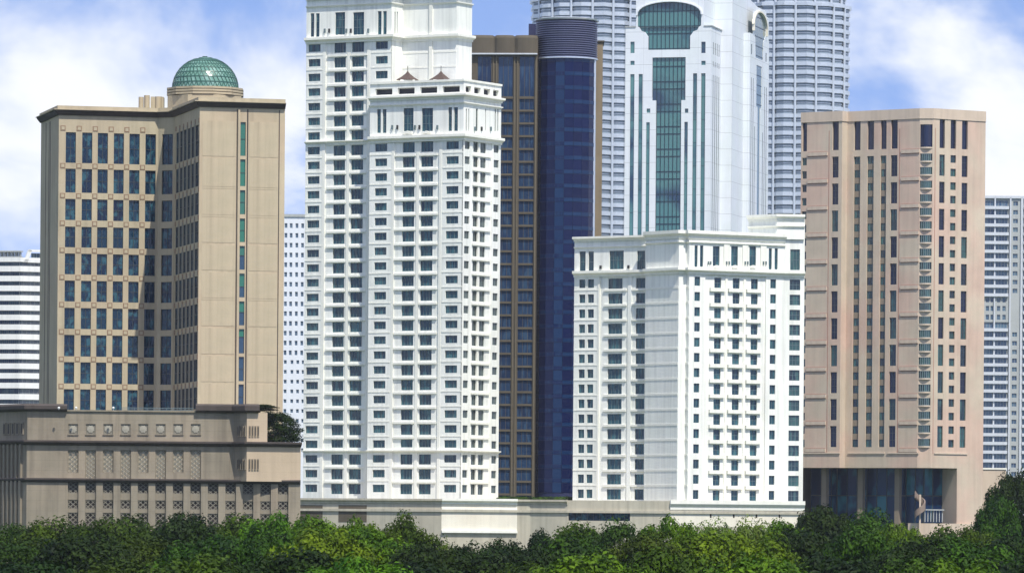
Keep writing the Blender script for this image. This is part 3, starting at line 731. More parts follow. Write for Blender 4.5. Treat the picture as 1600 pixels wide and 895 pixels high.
    for j in range(NR):
        for i in range(NB):
            i2 = (i+1) % NB
            if j % 2 == 0: t1, t2 = (V[j][i], V[j][i2], V[j+1][i]), (V[j][i2], V[j+1][i2], V[j+1][i])
            else: t1, t2 = (V[j][i], V[j+1][i2], V[j+1][i]), (V[j][i], V[j][i2], V[j+1][i2])
            for t in (t1, t2): q.quad(*t)
            if j < 7: bar(t1[0], t1[-1]); bar(t1[1], t1[2]) if j % 2 == 0 else bar(t2[1], t2[2])
            bar(V[j][i], V[j][i2], .075)
    q.quad(*V[NR]); dome = T.part('dome', q, M['domeglass']); T.part('dome_lattice', rib, M['domerib'], parent=dome)
    q = MB(); q.box(c.x-.5, c.x+.3, c.y-.3, c.y+.3, zb+R*.94, zb+R*.985); T.part('dome_cap', q, M['domerib'], parent=dome)
    # stair-head drums left of dome
    for px, wd, top in ((220.5, 8, 152), (229.5, 9, 149.5), (247.5, 10.5, 151.5)):
        cc = at(px, 160, 899); rr = wd/2*899/FL; q = MB(); n_ = 14
        ztp = at(px, top, 899).z
        pts = [(cc.x+rr*cos(2*pi*i/n_), cc.y+rr*1.5*sin(2*pi*i/n_)) for i in range(n_)]
        for i in range(n_): a, b = pts[i], pts[(i+1) % n_]; q.quad((*a, zt), (*b, zt), (*b, ztp), (*a, ztp))
        q.cap(pts, ztp); T.part('rooftop_drum', q, M['beigeside'])
    q = MB(); a = at(236, 152, 904); b = at(256, 152, 904); q.box(a.x, b.x, 903, 906, zt, a.z); T.part('rooftop_wall', q, M['beige'])
beige_tower()

# ================================================================== stepped beige podium
def beige_podium():
    p3 = Path(-14, 700, 842); F3 = [p3.run(42, 700, -58), p3.run(470, 700, 4)]
    D0 = p3.pts[0][1]
    p2 = Path(-13, 700, D0+.8); F2 = [p2.run(42, 700, -58), p2.run(365.5, 700, 4), p2.run(385.5, 700, -50), p2.run(470, 700, 16)]
    p1 = Path(-13, 700, D0+1.7); F1 = [p1.run(42.5, 700, -58), p1.run(365.5, 700, 4), p1.run(385.5, 700, -50), p1.run(417.5, 700, 16)]
    T = Thing('podium_block', 'stepped beige stone podium block with lattice screens below the domed tower', 'building', (p3.pts[1][0], p3.pts[1][1], 0))
    m = 830/FL
    Y = lambda f, px, py: f.Z(px, py)
    z01 = Y(F3[1], 200, 749); z12 = Y(F2[1], 200, 690.5); zt = Y(F1[1], 200, 643)
    w = MB(); pe = MB()
    XS = [106+27.35*i for i in range(13)]
    # bottom tier
    H = []
    f = F3[1]
    for i, x in enumerate(XS):
        s0, s1 = f.S(x, 760), f.S(x+16.6, 760); H.append((s0, s1, 0, z01-.15))
    w.wall(f, 0, f.len, 0, z01, H, rec=.9)
    fd = f.shifted(-.85)
    lat = {}
    def lattice(f, s0, s1, z0, z1, o, name='lattice_screen', mat='lattice'):
        key = (name, round(s1-s0, 2), round(z1-z0, 2), mat)
        if key not in lat:
            W_, H_ = round(s1-s0, 2), round(z1-z0, 2); q = MB(); st = .62; t = .085
            nx, nz = max(2, int(W_/st)), max(2, int(H_/st)); dx, dzz = W_/nx, H_/nz
            for i in range(nx):
                for j in range(nz):
                    x, z = (i+.5)*dx, (j+.5)*dzz
                    for sg in (-1, 1):
                        ax, az, bx, bz = x-dx/2, z-sg*dzz/2, x+dx/2, z+sg*dzz/2
                        q.quad((ax, -.05+.01*sg, az-t), (bx, -.05+.01*sg, bz-t), (bx, -.05+.01*sg, bz+t), (ax, -.05+.01*sg, az+t))
            q.box(0, W_, -.08, .02, 0, .1); q.box(0, W_, -.08, .02, H_-.1, H_); q.box(0, .08, -.08, .02, .1, H_-.1); q.box(W_-.08, W_, -.08, .02, .1, H_-.1)
            lat[key] = q.mesh(name, M[mat])
        T.inst(name, lat[key], f.p(s0, o, z0), f.phi)
    for i, h in enumerate(H):
        s0, s1 = h[0]+.01, h[1]-.01
        T.fboxpart('recess_back', f, s0, s1, 0, z01-.16, -.9, -.75, 'darkstone_shade')
        za, zb_ = f.Z(200, 770.5), f.Z(200, 781); zc, zd = f.Z(200, 795), f.Z(200, 801)
        T.fboxpart('spandrel_slab', f, s0, s1, zb_, za, -.7, -.35, 'podium'); T.fboxpart('spandrel_slab', f, s0, s1, zd, zc, -.7, -.35, 'podium')
        lattice(f, s0, s1, za, z01-.2, -.5); lattice(f, s0, s1, zc, zb_, -.5); lattice(f, s0, s1, zd-2.2, zd, -.5)
    # left fluted flank, three tiers
    def flutes(f, z0, z1, n=7):
        for i in range(n):
            s = f.len*(.14+.8*i/n); T.fboxpart('flute', f, s, s+f.len*.8/n*.45, z0, z1, -.05, .35, 'podium')
    w.wall(F3[0], 0, F3[0].len, 0, z01); flutes(F3[0], 0, z01-.2)
    # middle tier
    H = []; f = F2[1]
    for i in range(8):
        x = XS[i]; s0, s1 = f.S(x, 720), f.S(x+16.6, 720)
        H.append((s0, s1, f.Z(x, 738.5) if i % 2 == 0 else z01+.02, f.Z(x, 702.8)))
    w.wall(f, 0, f.len, z01-.1, z12, H, rec=.5)
    for h in H:
        T.fboxpart('recess_back', f, h[0]+.01, h[1]-.01, h[2], h[3], -.5, -.42, 'conc'); lattice(f, h[0]+.01, h[1]-.01, h[2], h[3], -.25, mat='podium')
    w.wall(F2[0], 0, F2[0].len, z01-.1, z12); flutes(F2[0], z01, z12-.2)
    w.wall(F2[2], 0, F2[2].len, z01-.1, z12); pe.wall(F2[3], 0, F2[3].len, z01-.1, z12)
    # top tier
    H = []; f = F1[1]
    for i in range(8):
        x = XS[i]+.8; H.append((f.S(x, 670), f.S(x+15, 670), f.Z(x, 678), f.Z(x, 662)))
    w.wall(f, 0, f.len, z12-.1, zt, H, rec=.25)
    for h in H:
        cx, cz = (h[0]+h[1])/2, (h[2]+h[3])/2; r = (h[3]-h[2])/2
        T.fboxpart('relief_panel', f, h[0]+.01, h[1]-.01, h[2], h[3], -.25, -.16, 'lattice')
        key = 'ros'
        if key not in lat:
            q = MB(); n = 16
            for i in range(n):
                A0, A1 = 2*pi*i/n, 2*pi*(i+1)/n; ra = r*.78*(1 if i % 2 else .82); rb = r*.78*(.82 if i % 2 else 1)
                q.quad((0, -.02, 0), (ra*cos(A0), .04, ra*sin(A0)), (rb*cos(A1), .04, rb*sin(A1)))
            q.box(-r*.72, -r*.05, .02, .08, -.08, .08)
            lat[key] = q.mesh('rosette', M['ornament'])
        T.inst('rosette', lat[key], f.p(cx, -.05, cz), f.phi)
        q = .12
        T.fboxpart('relief_sill', f, h[0]-.1, h[1]+.1, h[2]-.14, h[2]-.01, -.05, .16, 'podium')
    w.wall(F1[0], 0, F1[0].len, z12-.1, zt); w.wall(F1[2], 0, F1[2].len, z12-.1, zt); pe.wall(F1[3], 0, F1[3].len, z12-.1, zt)
    def slits(f, n, s0, s1, y0, y1, px):
        z1, z0 = f.Z(px, y0), f.Z(px, y1)
        for i in range(n):
            s = s0+(s1-s0)*(i+.15)/n; wd = (s1-s0)/n*.6
            T.fboxpart('slit_frame', f, s, s+wd, z0, z1, -.05, .16, 'podium'); T.fboxpart('slit_opening', f, s+wd*.25, s+wd*.75, z0+.18, z1-.18, .1, .18, 'darkstone_shade')
    for Fx, y0, y1 in ((F1, 665, 682), (F2, 716.5, 734)):
        slits(Fx[2], 4, Fx[2].len*.3, Fx[2].len*.97, y0, y1, 375); slits(Fx[3], 4, .25, Fx[3].S(405.5, 700), y0, y1, 395)
    slits(F1[0], 5, F1[0].len*.32, F1[0].len*.93, 660, 679, 20); 
    z0 = F2[0]
    blk(p3, ((6, 60), (-8, 60)), 0, z01, w); blk(p2, ((6, 58), (-8, 58)), z01-.1, z12, w); blk(p1, ((6, 14), (-6, 14)), z12-.1, zt, w)
    T.part('wall', w, M['podium']); T.part('side_wall', pe, M['podiumpeach'])
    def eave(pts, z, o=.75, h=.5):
        q = MB(); q.sweep(pts, [(-.1, z-h), (.15, z-h), (o, z-h*.35), (o, z), (-.1, z+.06)]); T.part('cornice', q, M['darkstone_shade'])  # dark colour paints the shade under the cornice overhang
    eave(p3.pts, z01+.12, .5, .6); eave(p2.pts, z12+.15, .8, .7)
    # top coping: thin in the middle, thick dark eaves at both ends
    q = MB(); q.sweep([F1[1].p(F1[1].S(105, 640), 0, 0)[:2], F1[1].p(F1[1].S(306, 640), 0, 0)[:2]], band(.22, .25, -.3, zt)); T.part('coping', q, M['podium'])
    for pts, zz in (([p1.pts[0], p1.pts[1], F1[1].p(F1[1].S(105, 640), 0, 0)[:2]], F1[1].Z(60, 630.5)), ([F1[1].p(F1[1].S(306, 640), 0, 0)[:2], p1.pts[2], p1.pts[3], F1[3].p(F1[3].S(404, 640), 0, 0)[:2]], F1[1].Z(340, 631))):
        q = MB(); q.sweep(pts, [(-2.5, zt-.05), (.3, zt-.05), (.8, zt+.3), (.8, zz-.3), (.4, zz), (-2.5, zz)]); T.part('eave', q, M['darkstone_shade'])
    # rooftop pipe rail
    f = F1[1].shifted(-1.2); q = MB(); q.fbox(f, f.S(190, 636), f.S(302, 636), f.Z(240, 637.6), f.Z(240, 636.6), -.04, .04); q.fbox(f, f.S(190, 636), f.S(302, 636), f.Z(240, 640.4), f.Z(240, 639.6), -.04, .04)
    for i in range(12):
        s = f.S(190+i*10, 636); q.fbox(f, s, s+.06, zt, f.Z(240, 636.6), -.03, .03)
    T.part('roof_rail', q, M['wframe'])
    # spotlights on the coping
    for px in (92, 119, 177):
        c = at(px, 637, F1[1].y-2+ (px-42)*.007); q = MB()
        n = 8
        for i in range(n):
            A0, A1 = 2*pi*i/n, 2*pi*(i+1)/n
            for j in range(4):
                B0, B1 = -pi/2+pi*j/4, -pi/2+pi*(j+1)/4; r = .2
                q.quad(*[(c.x+r*cos(b)*cos(a), c.y+r*cos(b)*sin(a), c.z+r*sin(b)) for a, b in ((A0, B0), (A1, B0), (A1, B1), (A0, B1))])
        q.box(c.x-.04, c.x+.04, c.y-.04, c.y+.04, zt+.15, c.z)
        T.part('spotlight', q, M['stripewhite'])
beige_podium()

# ================================================================== bronze and navy round tower
def navy_tower():
    P = Path(728, 200, 1302); f = P.run(839, 200, -4)
    T = Thing('hotel_tower', 'dark navy glass round tower with louvred crown joined to a bronze slab', 'building', (f.x, f.y, 0))
    c = at(884.3, 200, 1306); R = 46.2*1306/FL
    zt = f.Z(790, 57); zh = f.Z(790, 84); zl = f.Z(790, 151)
    dz = 19.95*1302/FL
    w = MB(); H = []
    cols = ((745.6, 767), (778, 801), (811, 834.5))
    ss = [(f.S(a, 200), f.S(b, 200)) for a, b in cols]
    for s0, s1 in ss: H.append((s0, s1, zl, f.Z(790, 88.5))); T.window(f, s0, s1, zl, f.Z(790, 88.5), 0, 2, 0, 'goldglass', 'gold', .4, 'tall_window')
    k = 0; z = zl-.55
    while z-dz > 13:
        for s0, s1 in ss:
            H.append((s0, s1, z-dz+.45, z)); T.window(f, s0, s1, z-dz+.45, z, 0, 2, 0, 'goldglass', 'gold', .4)
        z -= dz
    w.wall(f, 0, f.len, 0, zt, H, rec=.45); blk(P, ((2, 26), (2, 26)), 0, zt, w)
    T.part('wall', w, M['gold'])
    for px0, px1 in ((769.5, 771), (774.5, 776), (802.5, 804), (807.5, 809), (836, 838)): T.fboxpart('vertical_fin', f, f.S(px0, 200), f.S(px1, 200), 0, zh-.3, -.05, .3, 'finstone')
    for a, b in ((728, 770.5), (772.5, 802), (804, 839)):     # barrel fronted parapet panels with notches between
        s0, s1 = f.S(a, 200), f.S(b, 200); q = MB(); n = 8
        pts = [f.p(s0+(s1-s0)*i/n, .9*sin(pi*i/n)**.6, 0)[:2] for i in range(n+1)]
        q.sweep(pts, [(-1, zh), (.05, zh), (.05, zt-.4), (-.2, zt+.2), (-1, zt+.2)]); T.part('parapet_panel', q, M['gold'])
    q = MB(); q.fbox(f, 0, f.len, zh-.3, zh+.02, -.1, 1.15); T.part('ledge', q, M['farband'])
    # round glass shaft
    zr = at(884, 89, 1299).z; ztp = at(884, 25, 1299).z
    n = 20; off = radians(-4)
    A = [off+2*pi*i/n for i in range(n+1)]
    P_ = lambda a, r=R: (c.x+r*cos(a), c.y+r*sin(a))
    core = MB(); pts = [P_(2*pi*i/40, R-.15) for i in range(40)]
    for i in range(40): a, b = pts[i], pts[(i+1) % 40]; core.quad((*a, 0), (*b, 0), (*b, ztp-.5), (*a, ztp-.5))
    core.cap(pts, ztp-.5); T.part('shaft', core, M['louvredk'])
    dzf = 21.9*1300/FL; gl = {}
    wdt = 2*R*sin(pi/n)
    for kk in range(31):
        z1 = zr-.1-kk*dzf; z0 = z1-dzf
        if z1 < 12: break
        for i in range(10, 20):
            am = (A[i]+A[i+1])/2; px = 884.3+46.2*cos(am)
            for typ in ((0, .72), (1, .28)):
                h = round(dzf*typ[1]-.05, 2); zz = z0+.72*dzf if typ[0] else z0
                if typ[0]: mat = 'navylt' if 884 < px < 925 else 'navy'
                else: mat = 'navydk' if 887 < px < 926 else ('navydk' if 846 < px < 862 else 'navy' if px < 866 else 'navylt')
                key = (h, mat)
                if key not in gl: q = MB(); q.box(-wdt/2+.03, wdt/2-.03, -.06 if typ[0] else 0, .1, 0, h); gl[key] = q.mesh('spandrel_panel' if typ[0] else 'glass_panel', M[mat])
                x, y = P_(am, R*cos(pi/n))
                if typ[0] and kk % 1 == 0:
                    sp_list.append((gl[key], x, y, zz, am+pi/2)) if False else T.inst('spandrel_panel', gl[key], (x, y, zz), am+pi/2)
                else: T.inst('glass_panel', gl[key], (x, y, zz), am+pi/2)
    a0 = radians(-24)
    for a0 in (radians(-19),):
        x, y = P_(a0, R+.1); q = MB(); q.box(x-.25, x+.25, y-.2, y+.3, 0, zr); T.part('edge_fin', q, M['silver'])
    # louvred crown
    N_ = 17; ztl = ztp-.9; hh = (ztl-zr)/N_
    ringpts = [P_(-2*pi*i/48, R) for i in range(48)][::-1]
    for i in range(N_):
        z = zr+i*hh; q = MB(); q.sweep(ringpts, [(-.1, z+.05), (.28, z+.02), (.32, z+hh*.42), (-.1, z+hh*.5)], closed=True); T.part('louvre', q, M['louvre'])
    q = MB(); q.sweep(ringpts, [(-.3, ztl), (.6, ztl+.15), (.7, ztl+.5), (-.3, ztl+.75)], closed=True); T.part('crown_rim', q, M['silver'])
    q = MB(); q.sweep(ringpts, band(.3, .45, -.1, zr-.25), closed=True); T.part('crown_sill', q, M['silver'])
    # ochre core behind on the right
    a, b = at(922, 120, 1316), at(941.5, 120, 1316); q = MB(); q.box(a.x, b.x, 1314, 1326, 0, at(940, 67, 1316).z); T.part('core_wall', q, M['goldlight'])
    q = MB(); q.box(b.x-1.6, b.x+.35, 1313.6, 1326.4, at(940, 67, 1316).z, at(940, 65, 1316).z); T.part('core_cap', q, M['gold'])
    q = MB(); q.box(at(826, 50, 1316).x, at(838, 50, 1316).x, 1312, 1320, zt-2, at(830, 40, 1316).z); T.part('plant_room', q, M['louvredk'])
navy_tower()

# ================================================================== pale tower with arched green glass
def green_tower():
    p = Path(977, 100, 1604)
    f = p.run(1111, 100, -14); r1 = p.run(1127, 100, 76); f2 = p.run(1144, 100, -14); r2 = p.run(1162, 100, 76); f3 = p.run(1171.5, 100, -14); r3 = p.run(1201.5, 100, 76)
    T = Thing('bank_tower', 'pale clad tower with tall arched sea green glass front', 'building', (f.x, f.y, 0))
    m = 1604/FL
    zb = 20; zp = f.Z(985, 43.5); ztop = f.Z(1040, -25); zbody = r2.Z(1150, -1)+3
    w = MB()
    def pt(fc, px, py): return fc.pix(px, py)
    def rect(fc, p0, p1, y0, y1): 
        a, z1 = fc.pix(p0, y0); b = fc.S(p1, y0); z0 = fc.Z(p0, y1); return (a, b, z0, z1)
    # ---- front bay: arch head glass polygon (upper) and stepped shaft glass (lower)
    s = lambda px: f.S(px, 100)
    zz = lambda py: f.Z(1044, py)
    xl, xr = s(995.7), s(1095)
    cx = (xl+xr)/2; hw = (xr-xl)/2
    z_spring, z_top = zz(24), zz(3.5)
    arch = [(cx+hw*cos(pi*i/16), z_spring+(z_top-z_spring)*sin(pi*i/16)**.85) for i in range(17)]        # right to left
    lo = zz(41); hw2 = (s(1076.5)-s(1011))/2
    left = [(xl, lo), (xl+(hw-hw2)*.2, zz(43)), (xl+(hw-hw2)*.35, zz(48)), (xl+(hw-hw2)*.7, zz(50)), (xl+(hw-hw2)*.9, zz(55)), (cx-hw2, zz(57)), (cx-hw2, zz(78))]
    right = [(2*cx-a, b) for a, b in left][::-1]
    archpoly = arch+left+right
    zend = 22
    lw, lw2 = (s(1070)-s(1018))/2, (s(1062.8)-s(1023.4))/2
    shaft = [(cx-lw, zz(90)), (cx-lw, zz(157)), (cx-lw2, zz(157)), (cx-lw2, zend), (cx+lw2, zend), (cx+lw2, zz(157)), (cx+lw, zz(157)), (cx+lw, zz(90))]
    outline = [(0, zb), (f.len, zb), (f.len, zp), (s(1099), zp), (s(1099), ztop), (s(993.5), ztop), (s(993.5), zp), (0, zp)]
    rects = []
    for a, b in ((985, 991.5), (1095.8, 1102.4)): rects += [rect(f, a, b, 65.7, 83.4), rect(f, a, b, 95.5, 102), (s(a), s(b), zend, zz(115.6))]
    for a, b in ((998, 1004.4), (1083, 1089.3)): rects.append((s(a), s(b), zend, zz(115.6)))
    for a, b in ((1010.4, 1016), (1070, 1075.4)): rects += [rect(f, a, b, 170, 176.5), (s(a), s(b), zend, zz(191))]
    holes = [archpoly, shaft]+[[(q[0], q[2]), (q[1], q[2]), (q[1], q[3]), (q[0], q[3])] for q in rects]
    w.polywall(f, outline, holes, 0, .6)
    q = MB()
    for poly in (archpoly, shaft):
        tri = geometry.tessellate_polygon([[Vector((a, b, 0)) for a, b in poly]]); n = len(q.v)
        q.v += [f.p(a, -.6, b) for a, b in poly]; q.f += [tuple(n+i for i in t) for t in tri]
    glass = T.part('curtain_glass', q, M['gglass'])
    def inside(poly, x, z):
        c_ = False; n = len(poly)
        for i in range(n):
            (x1, z1), (x2, z2) = poly[i], poly[i-1]
            if (z1 > z) != (z2 > z) and x < (x2-x1)*(z-z1)/(z2-z1)+x1: c_ = not c_
        return c_
    q = MB(); sp = 6.6*m; npt = 80
    def spans(poly, vert, v, lo_, hi_):
        out_, st = [], None
        for i in range(npt+1):
            t = lo_+(hi_-lo_)*i/npt; ins = inside(poly, v, t) if vert else inside(poly, t, v)
            if ins and st is None: st = t
            if (not ins or i == npt) and st is not None: out_.append((st, t)); st = None
        return out_
    for poly, zlo, zhi in ((archpoly, zz(78), z_top), (shaft, zend, zz(90))):
        k = -8
        while k <= 8:
            x = cx+k*sp
            for a, b in spans(poly, True, x, zlo-.1, zhi+.1): q.fbox(f, x-.09, x+.09, a, b, -.62, -.45)
            k += 1
        z = zhi-2.6; j = 0
        while z > zlo:
            for a, b in spans(poly, False, z, cx-hw-.5, cx+hw+.5): q.fbox(f, a, b, z-.11, z+.11, -.62, -.44)
            z -= (3.3, 1.6)[j % 2]*1.35; j += 1
    T.part('mullion_grid', q, M['gdark'], parent=glass)
    for q_ in rects: T.window(f, *q_, 0, 0, max(0, int((q_[3]-q_[2])/4)) if q_[3]-q_[2] < 30 else 18, 'gglass', 'gdark', .4, 'strip_window' if q_[3]-q_[2] > 30 else 'window', mw=.12)
    # arch trim
    q = MB(); n = len(arch)
    for i in range(n-1):
        (x1, z1), (x2, z2) = arch[i], arch[i+1]
        def grow(x, z, k): return (cx+(x-cx)*k, z_spring+(z-z_spring)*(1+(k-1)*1.6))
        a1, a2, b1, b2 = grow(x1, z1, 1.0), grow(x2, z2, 1.0), grow(x1, z1, 1.045), grow(x2, z2, 1.045)
        P8 = [f.p(a1[0], -.1, a1[1]), f.p(a1[0], .5, a1[1]), f.p(b1[0], .5, b1[1]), f.p(b1[0], -.1, b1[1]), f.p(a2[0], -.1, a2[1]), f.p(a2[0], .5, a2[1]), f.p(b2[0], .5, b2[1]), f.p(b2[0], -.1, b2[1])]
        q.hexa(P8)
    T.part('arch_trim', q, M['gwhite'])
    # ---- returns
    zp1 = zp
    slit = lambda fc, pxs, y0, y1, wpx: [(fc.S(x-wpx/2, 100), fc.S(x+wpx/2, 100), y1, y0) for x in pxs]
    H = []
    xs = (1114.6, 1117.6, 1120.6, 1123.6)
    H += [(r1.S(x-.55, 100), r1.S(x+.55, 100), zz(85), zz(66)) for x in xs]+[(r1.S(x-.55, 100), r1.S(x+.55, 100), zz(104), zz(96)) for x in xs]+[(r1.S(x-.55, 100), r1.S(x+.55, 100), zend, zz(117)) for x in xs]
    w.wall(r1, 0, r1.len, zb, zp, H, rec=.1)
    for h in H: T.fboxpart('slit_window', r1, h[0]+.01, h[1]-.01, h[2], h[3], -.09, -.06, 'gdark')
    w.quad(f.p(s(1099), 0, zp), f.p(s(1099), -r1.len, zp), f.p(s(1099), -r1.len, ztop), f.p(s(1099), 0, ztop))
    w.quad(f.p(s(993.5), 0, zp), f.p(s(993.5), -r1.len, zp), f.p(s(993.5), -r1.len, ztop), f.p(s(993.5), 0, ztop))
    w.quad(f.p(0, 0, zb), f.p(0, -r1.len, zb), f.p(0, -r1.len, zp), f.p(0, 0, zp))
    w.quad(f.p(0, 0, zp), f.p(f.len, 0, zp), f.p(f.len, -r1.len, zp), f.p(0, -r1.len, zp))
    fb = f.shifted(-r1.len)     # main body front
    w.wall(fb, fb.S(993, 100), f.len, zp, ztop)
    w.wall(f2, 0, f2.len, zb, ztop)
    # long right face of body, front return and side bay
    w.wall(r2, 0, r2.len, zb, ztop)
    zs = r3.Z(1172, 51.5)
    w.wall(f3, 0, f3.len, zb, zs)
    body = Face(*r2.p(r2.len, 0, 0)[:2], r2.phi); L2 = body.S(1198, 60)
    w.quad(body.p(0, 0, zs), body.p(L2+3, 0, zs), body.p(L2+3, 0, r2.Z(1150, 0)-1), body.p(0, 0, ztop))
    # side bay with narrow arch
    s3 = lambda px: r3.S(px, 100)
    Z3 = lambda py, px=1185: r3.Z(px, py)
    a0, a1 = s3(1176.5), s3(1196); c3 = (a0+a1)/2; h3 = (a1-a0)/2
    sp3, tp3 = Z3(42), Z3(20)
    ar3 = [(c3+h3*cos(pi*i/12), sp3+(tp3-sp3)*sin(pi*i/12)) for i in range(13)]
    l3 = [(a0, Z3(52)), (a0+h3*.35, Z3(62)), (a0+h3*.42, Z3(92))]
    poly3 = ar3+l3+[(2*c3-x, z) for x, z in l3][::-1]
    g1 = (c3-h3*.42, c3+h3*.42, Z3(168), Z3(103)); g2 = (c3-h3*.2, c3+h3*.2, zend, Z3(170))
    r_s = [(s3(x-.5), s3(x+.5), zend, Z3(y)) for x, y in ((1174.4, 126), (1177.4, 126), (1179.9, 200), (1192.6, 205), (1195.2, 132), (1198, 132))]
    sh3 = [(g1[0], g1[3]), (g1[0], g1[2]), (g2[0], g1[2]), (g2[0], zend), (g2[1], zend), (g2[1], g1[2]), (g1[1], g1[2]), (g1[1], g1[3])]
    rr = [(s3(1173.6), s3(1175.2), Z3(90), Z3(74)), (s3(1196.2), s3(1197.8), Z3(92), Z3(78))]
    zs2 = Z3(64, 1197)
    w.polywall(r3, [(0, zb), (r3.len, zb), (r3.len, zs), (a1+.8, zs), (a1+.8, Z3(12)), (a0-.8, Z3(12)), (a0-.8, zs), (0, zs)], [poly3, sh3]+[[(q[0], q[2]), (q[1], q[2]), (q[1], q[3]), (q[0], q[3])] for q in r_s+rr], 0, .12)
    q = MB()
    for poly in (poly3, sh3):
        tri = geometry.tessellate_polygon([[Vector((a, b, 0)) for a, b in poly]]); n = len(q.v)
        q.v += [r3.p(a, -.12, b) for a, b in poly]; q.f += [tuple(n+i for i in t) for t in tri]
    sg = T.part('side_glass', q, M['gside'])
    q = MB(); z = tp3-1.5
    while z > Z3(170):
        for poly in (poly3, sh3):
            for a, b in spans(poly, False, z, a0-1, a1+1): q.fbox(r3, a, b, z-.1, z+.1, -.14, -.04)
        z -= 2.9
    T.part('transom', q, M['gdark'], parent=sg)
    for h in r_s+rr: T.fboxpart('slit_window', r3, h[0]+.01, h[1]-.01, h[2], h[3], -.09, -.06, 'gdark')
    # projecting hood round the side arch
    q = MB()
    for i in range(len(ar3)-1):
        (x1, z1), (x2, z2) = ar3[i], ar3[i+1]
        g_ = lambda x, z, k: (c3+(x-c3)*k, sp3+(z-sp3)*k)
        P8 = []
        for (x, z) in ((x1, z1), (x2, z2)):
            u, v = g_(x, z, 1.02), g_(x, z, 1.14); P8 += [r3.p(u[0], -.1, u[1]), r3.p(u[0], .6, u[1]), r3.p(v[0], .6, v[1]), r3.p(v[0], -.1, v[1])]
        q.hexa(P8)
    for sx in (a0-.9, a1+.1): q.fbox(r3, sx, sx+.8, Z3(52), sp3, -.1, .6)
    T.part('arch_hood', q, M['cream'])
    T.part('wall', w, M['gwhite'])
    q = MB(); q.fbox(f, -.15, s(993), zp, zp+.35, -.5, .2); q.fbox(f, s(1099.5), f.len+.1, zp, zp+.35, -.5, .2); q.fbox(r1, -.1, r1.len, zp, zp+.35, -.4, .25); T.part('coping', q, M['farwall'])
    b = MB(); e0, e1 = f.p(0, -r1.len, 0), r3.p(r3.len, 0, 0)
    b.quad((e0[0], e0[1], zb), (e0[0]+8, e0[1]+34, zb), (e0[0]+8, e0[1]+34, ztop), (e0[0], e0[1], ztop)); b.quad((e0[0]+8, e0[1]+34, zb), (e1[0], e1[1], zb), (e1[0], e1[1], zs), (e0[0]+8, e0[1]+34, zs)); T.part('back_wall', b, M['gwhite'])
green_tower()

# ================================================================== twin steel and glass towers
def steel_tower(cpx, off, label, zset_py):
    D = 2140; c = at(cpx, 200, D); R = 91.3*D/FL
    T = Thing('skyscraper', label, 'skyscraper', (c.x, c.y, 0), 'twin steel and glass skyscrapers')
    dz = 13.45*D/FL
    def star(k, rib=.93):
        pts = []
        for i in range(16):
            a0 = radians(off)+2*pi*i/16; st = 2*pi/16
            pts.append((c.x+R*k*rib*sin(a0), c.y-R*k*rib*cos(a0)))
            if i % 2:      # rounded lobe
                for t, q in ((.2, .975), (.5, 1.0), (.8, .975)): a = a0+st*t; pts.append((c.x+R*k*q*sin(a), c.y-R*k*q*cos(a)))
            else:          # angular lobe
                for t, q in ((.18, .955), (.5, 1.005), (.82, .955)): a = a0+st*t; pts.append((c.x+R*k*q*sin(a), c.y-R*k*q*cos(a)))
        return pts
    zset = at(cpx, zset_py, D).z; ztop = at(cpx, -16, D).z
    z = zset; zlist = []
    while z > at(cpx, 395, D).z: z -= dz; zlist.append((z, 1.0))
    z = zset
    while z < ztop: zlist.append((z, .935)); z += dz
    gm, bm, sm = {}, {}, {}
    for zf, k in sorted(zlist):
        if k not in gm:
            P = star(k*.965); q = MB()
            for i in range(len(P)): a, b = P[i], P[(i+1) % len(P)]; q.quad((*a, 0), (*b, 0), (*b, dz), (*a, dz))
            gm[k] = q.mesh('glass_band', M['pglass'], (c.x, c.y, 0))
            q = MB(); P = star(k*.97); q.sweep(P, [(-.2, 0), (.5, 0), (.5, dz*.44), (-.2, dz*.44)], closed=True); bm[k] = q.mesh('spandrel_band', M['silverlt'], (c.x, c.y, 0))
            q = MB(); q.sweep(P, [(-.1, dz*.62), (.12, dz*.62), (.12, dz*.67), (-.1, dz*.67)], closed=True); sm[k] = q.mesh('sunshade', M['silver'], (c.x, c.y, 0))
        T.inst('glass_band', gm[k], (c.x, c.y, zf)); T.inst('spandrel_band', bm[k], (c.x, c.y, zf)); T.inst('sunshade', sm[k], (c.x, c.y, zf+dz*.1))
    q = MB(); P = star(1.0); q.cap(P, zset+.02); T.part('setback_roof', q, M['silver'])
    q = MB(); q.sweep(P, band(1.3, .35, -.2, zset-.4), closed=True); T.part('setback_band', q, M['silverlt'])
    zlo = min(z for z, k in zlist)
    lowm = MB(); P = star(.96)
    for i in range(len(P)): a, b = P[i], P[(i+1) % len(P)]; lowm.quad((*a, 0), (*b, 0), (*b, zlo), (*a, zlo))
    T.part('lower_shaft', lowm, M['pglass'])
    for i in range(16):
        a0 = radians(off)+2*pi*i/16; q = MB()
        for k, z0, z1 in ((1.0, zlo, zset), (.935, zset, ztop)):
            r = R*k*.93+.15; x, y = c.x+r*sin(a0), c.y-r*cos(a0); n = 8
            pts = [(x+.52*cos(2*pi*j/n), y+.52*sin(2*pi*j/n)) for j in range(n)]
            for j in range(n): a, b = pts[j], pts[(j+1) % n]; q.quad((*a, z0), (*b, z0), (*b, z1), (*a, z1))
        T.part('rib', q, M['silverlt'])
    q = MB(); q.cap(star(.93), ztop); T.part('roof', q, M['silver'])
steel_tower(1237.3, 0, 'right one of the steel ribbed twin skyscrapers, behind the pink stone tower', 15.5)
steel_tower(918, 3.5, 'left one of the steel ribbed twin skyscrapers, behind the navy round tower', 5)

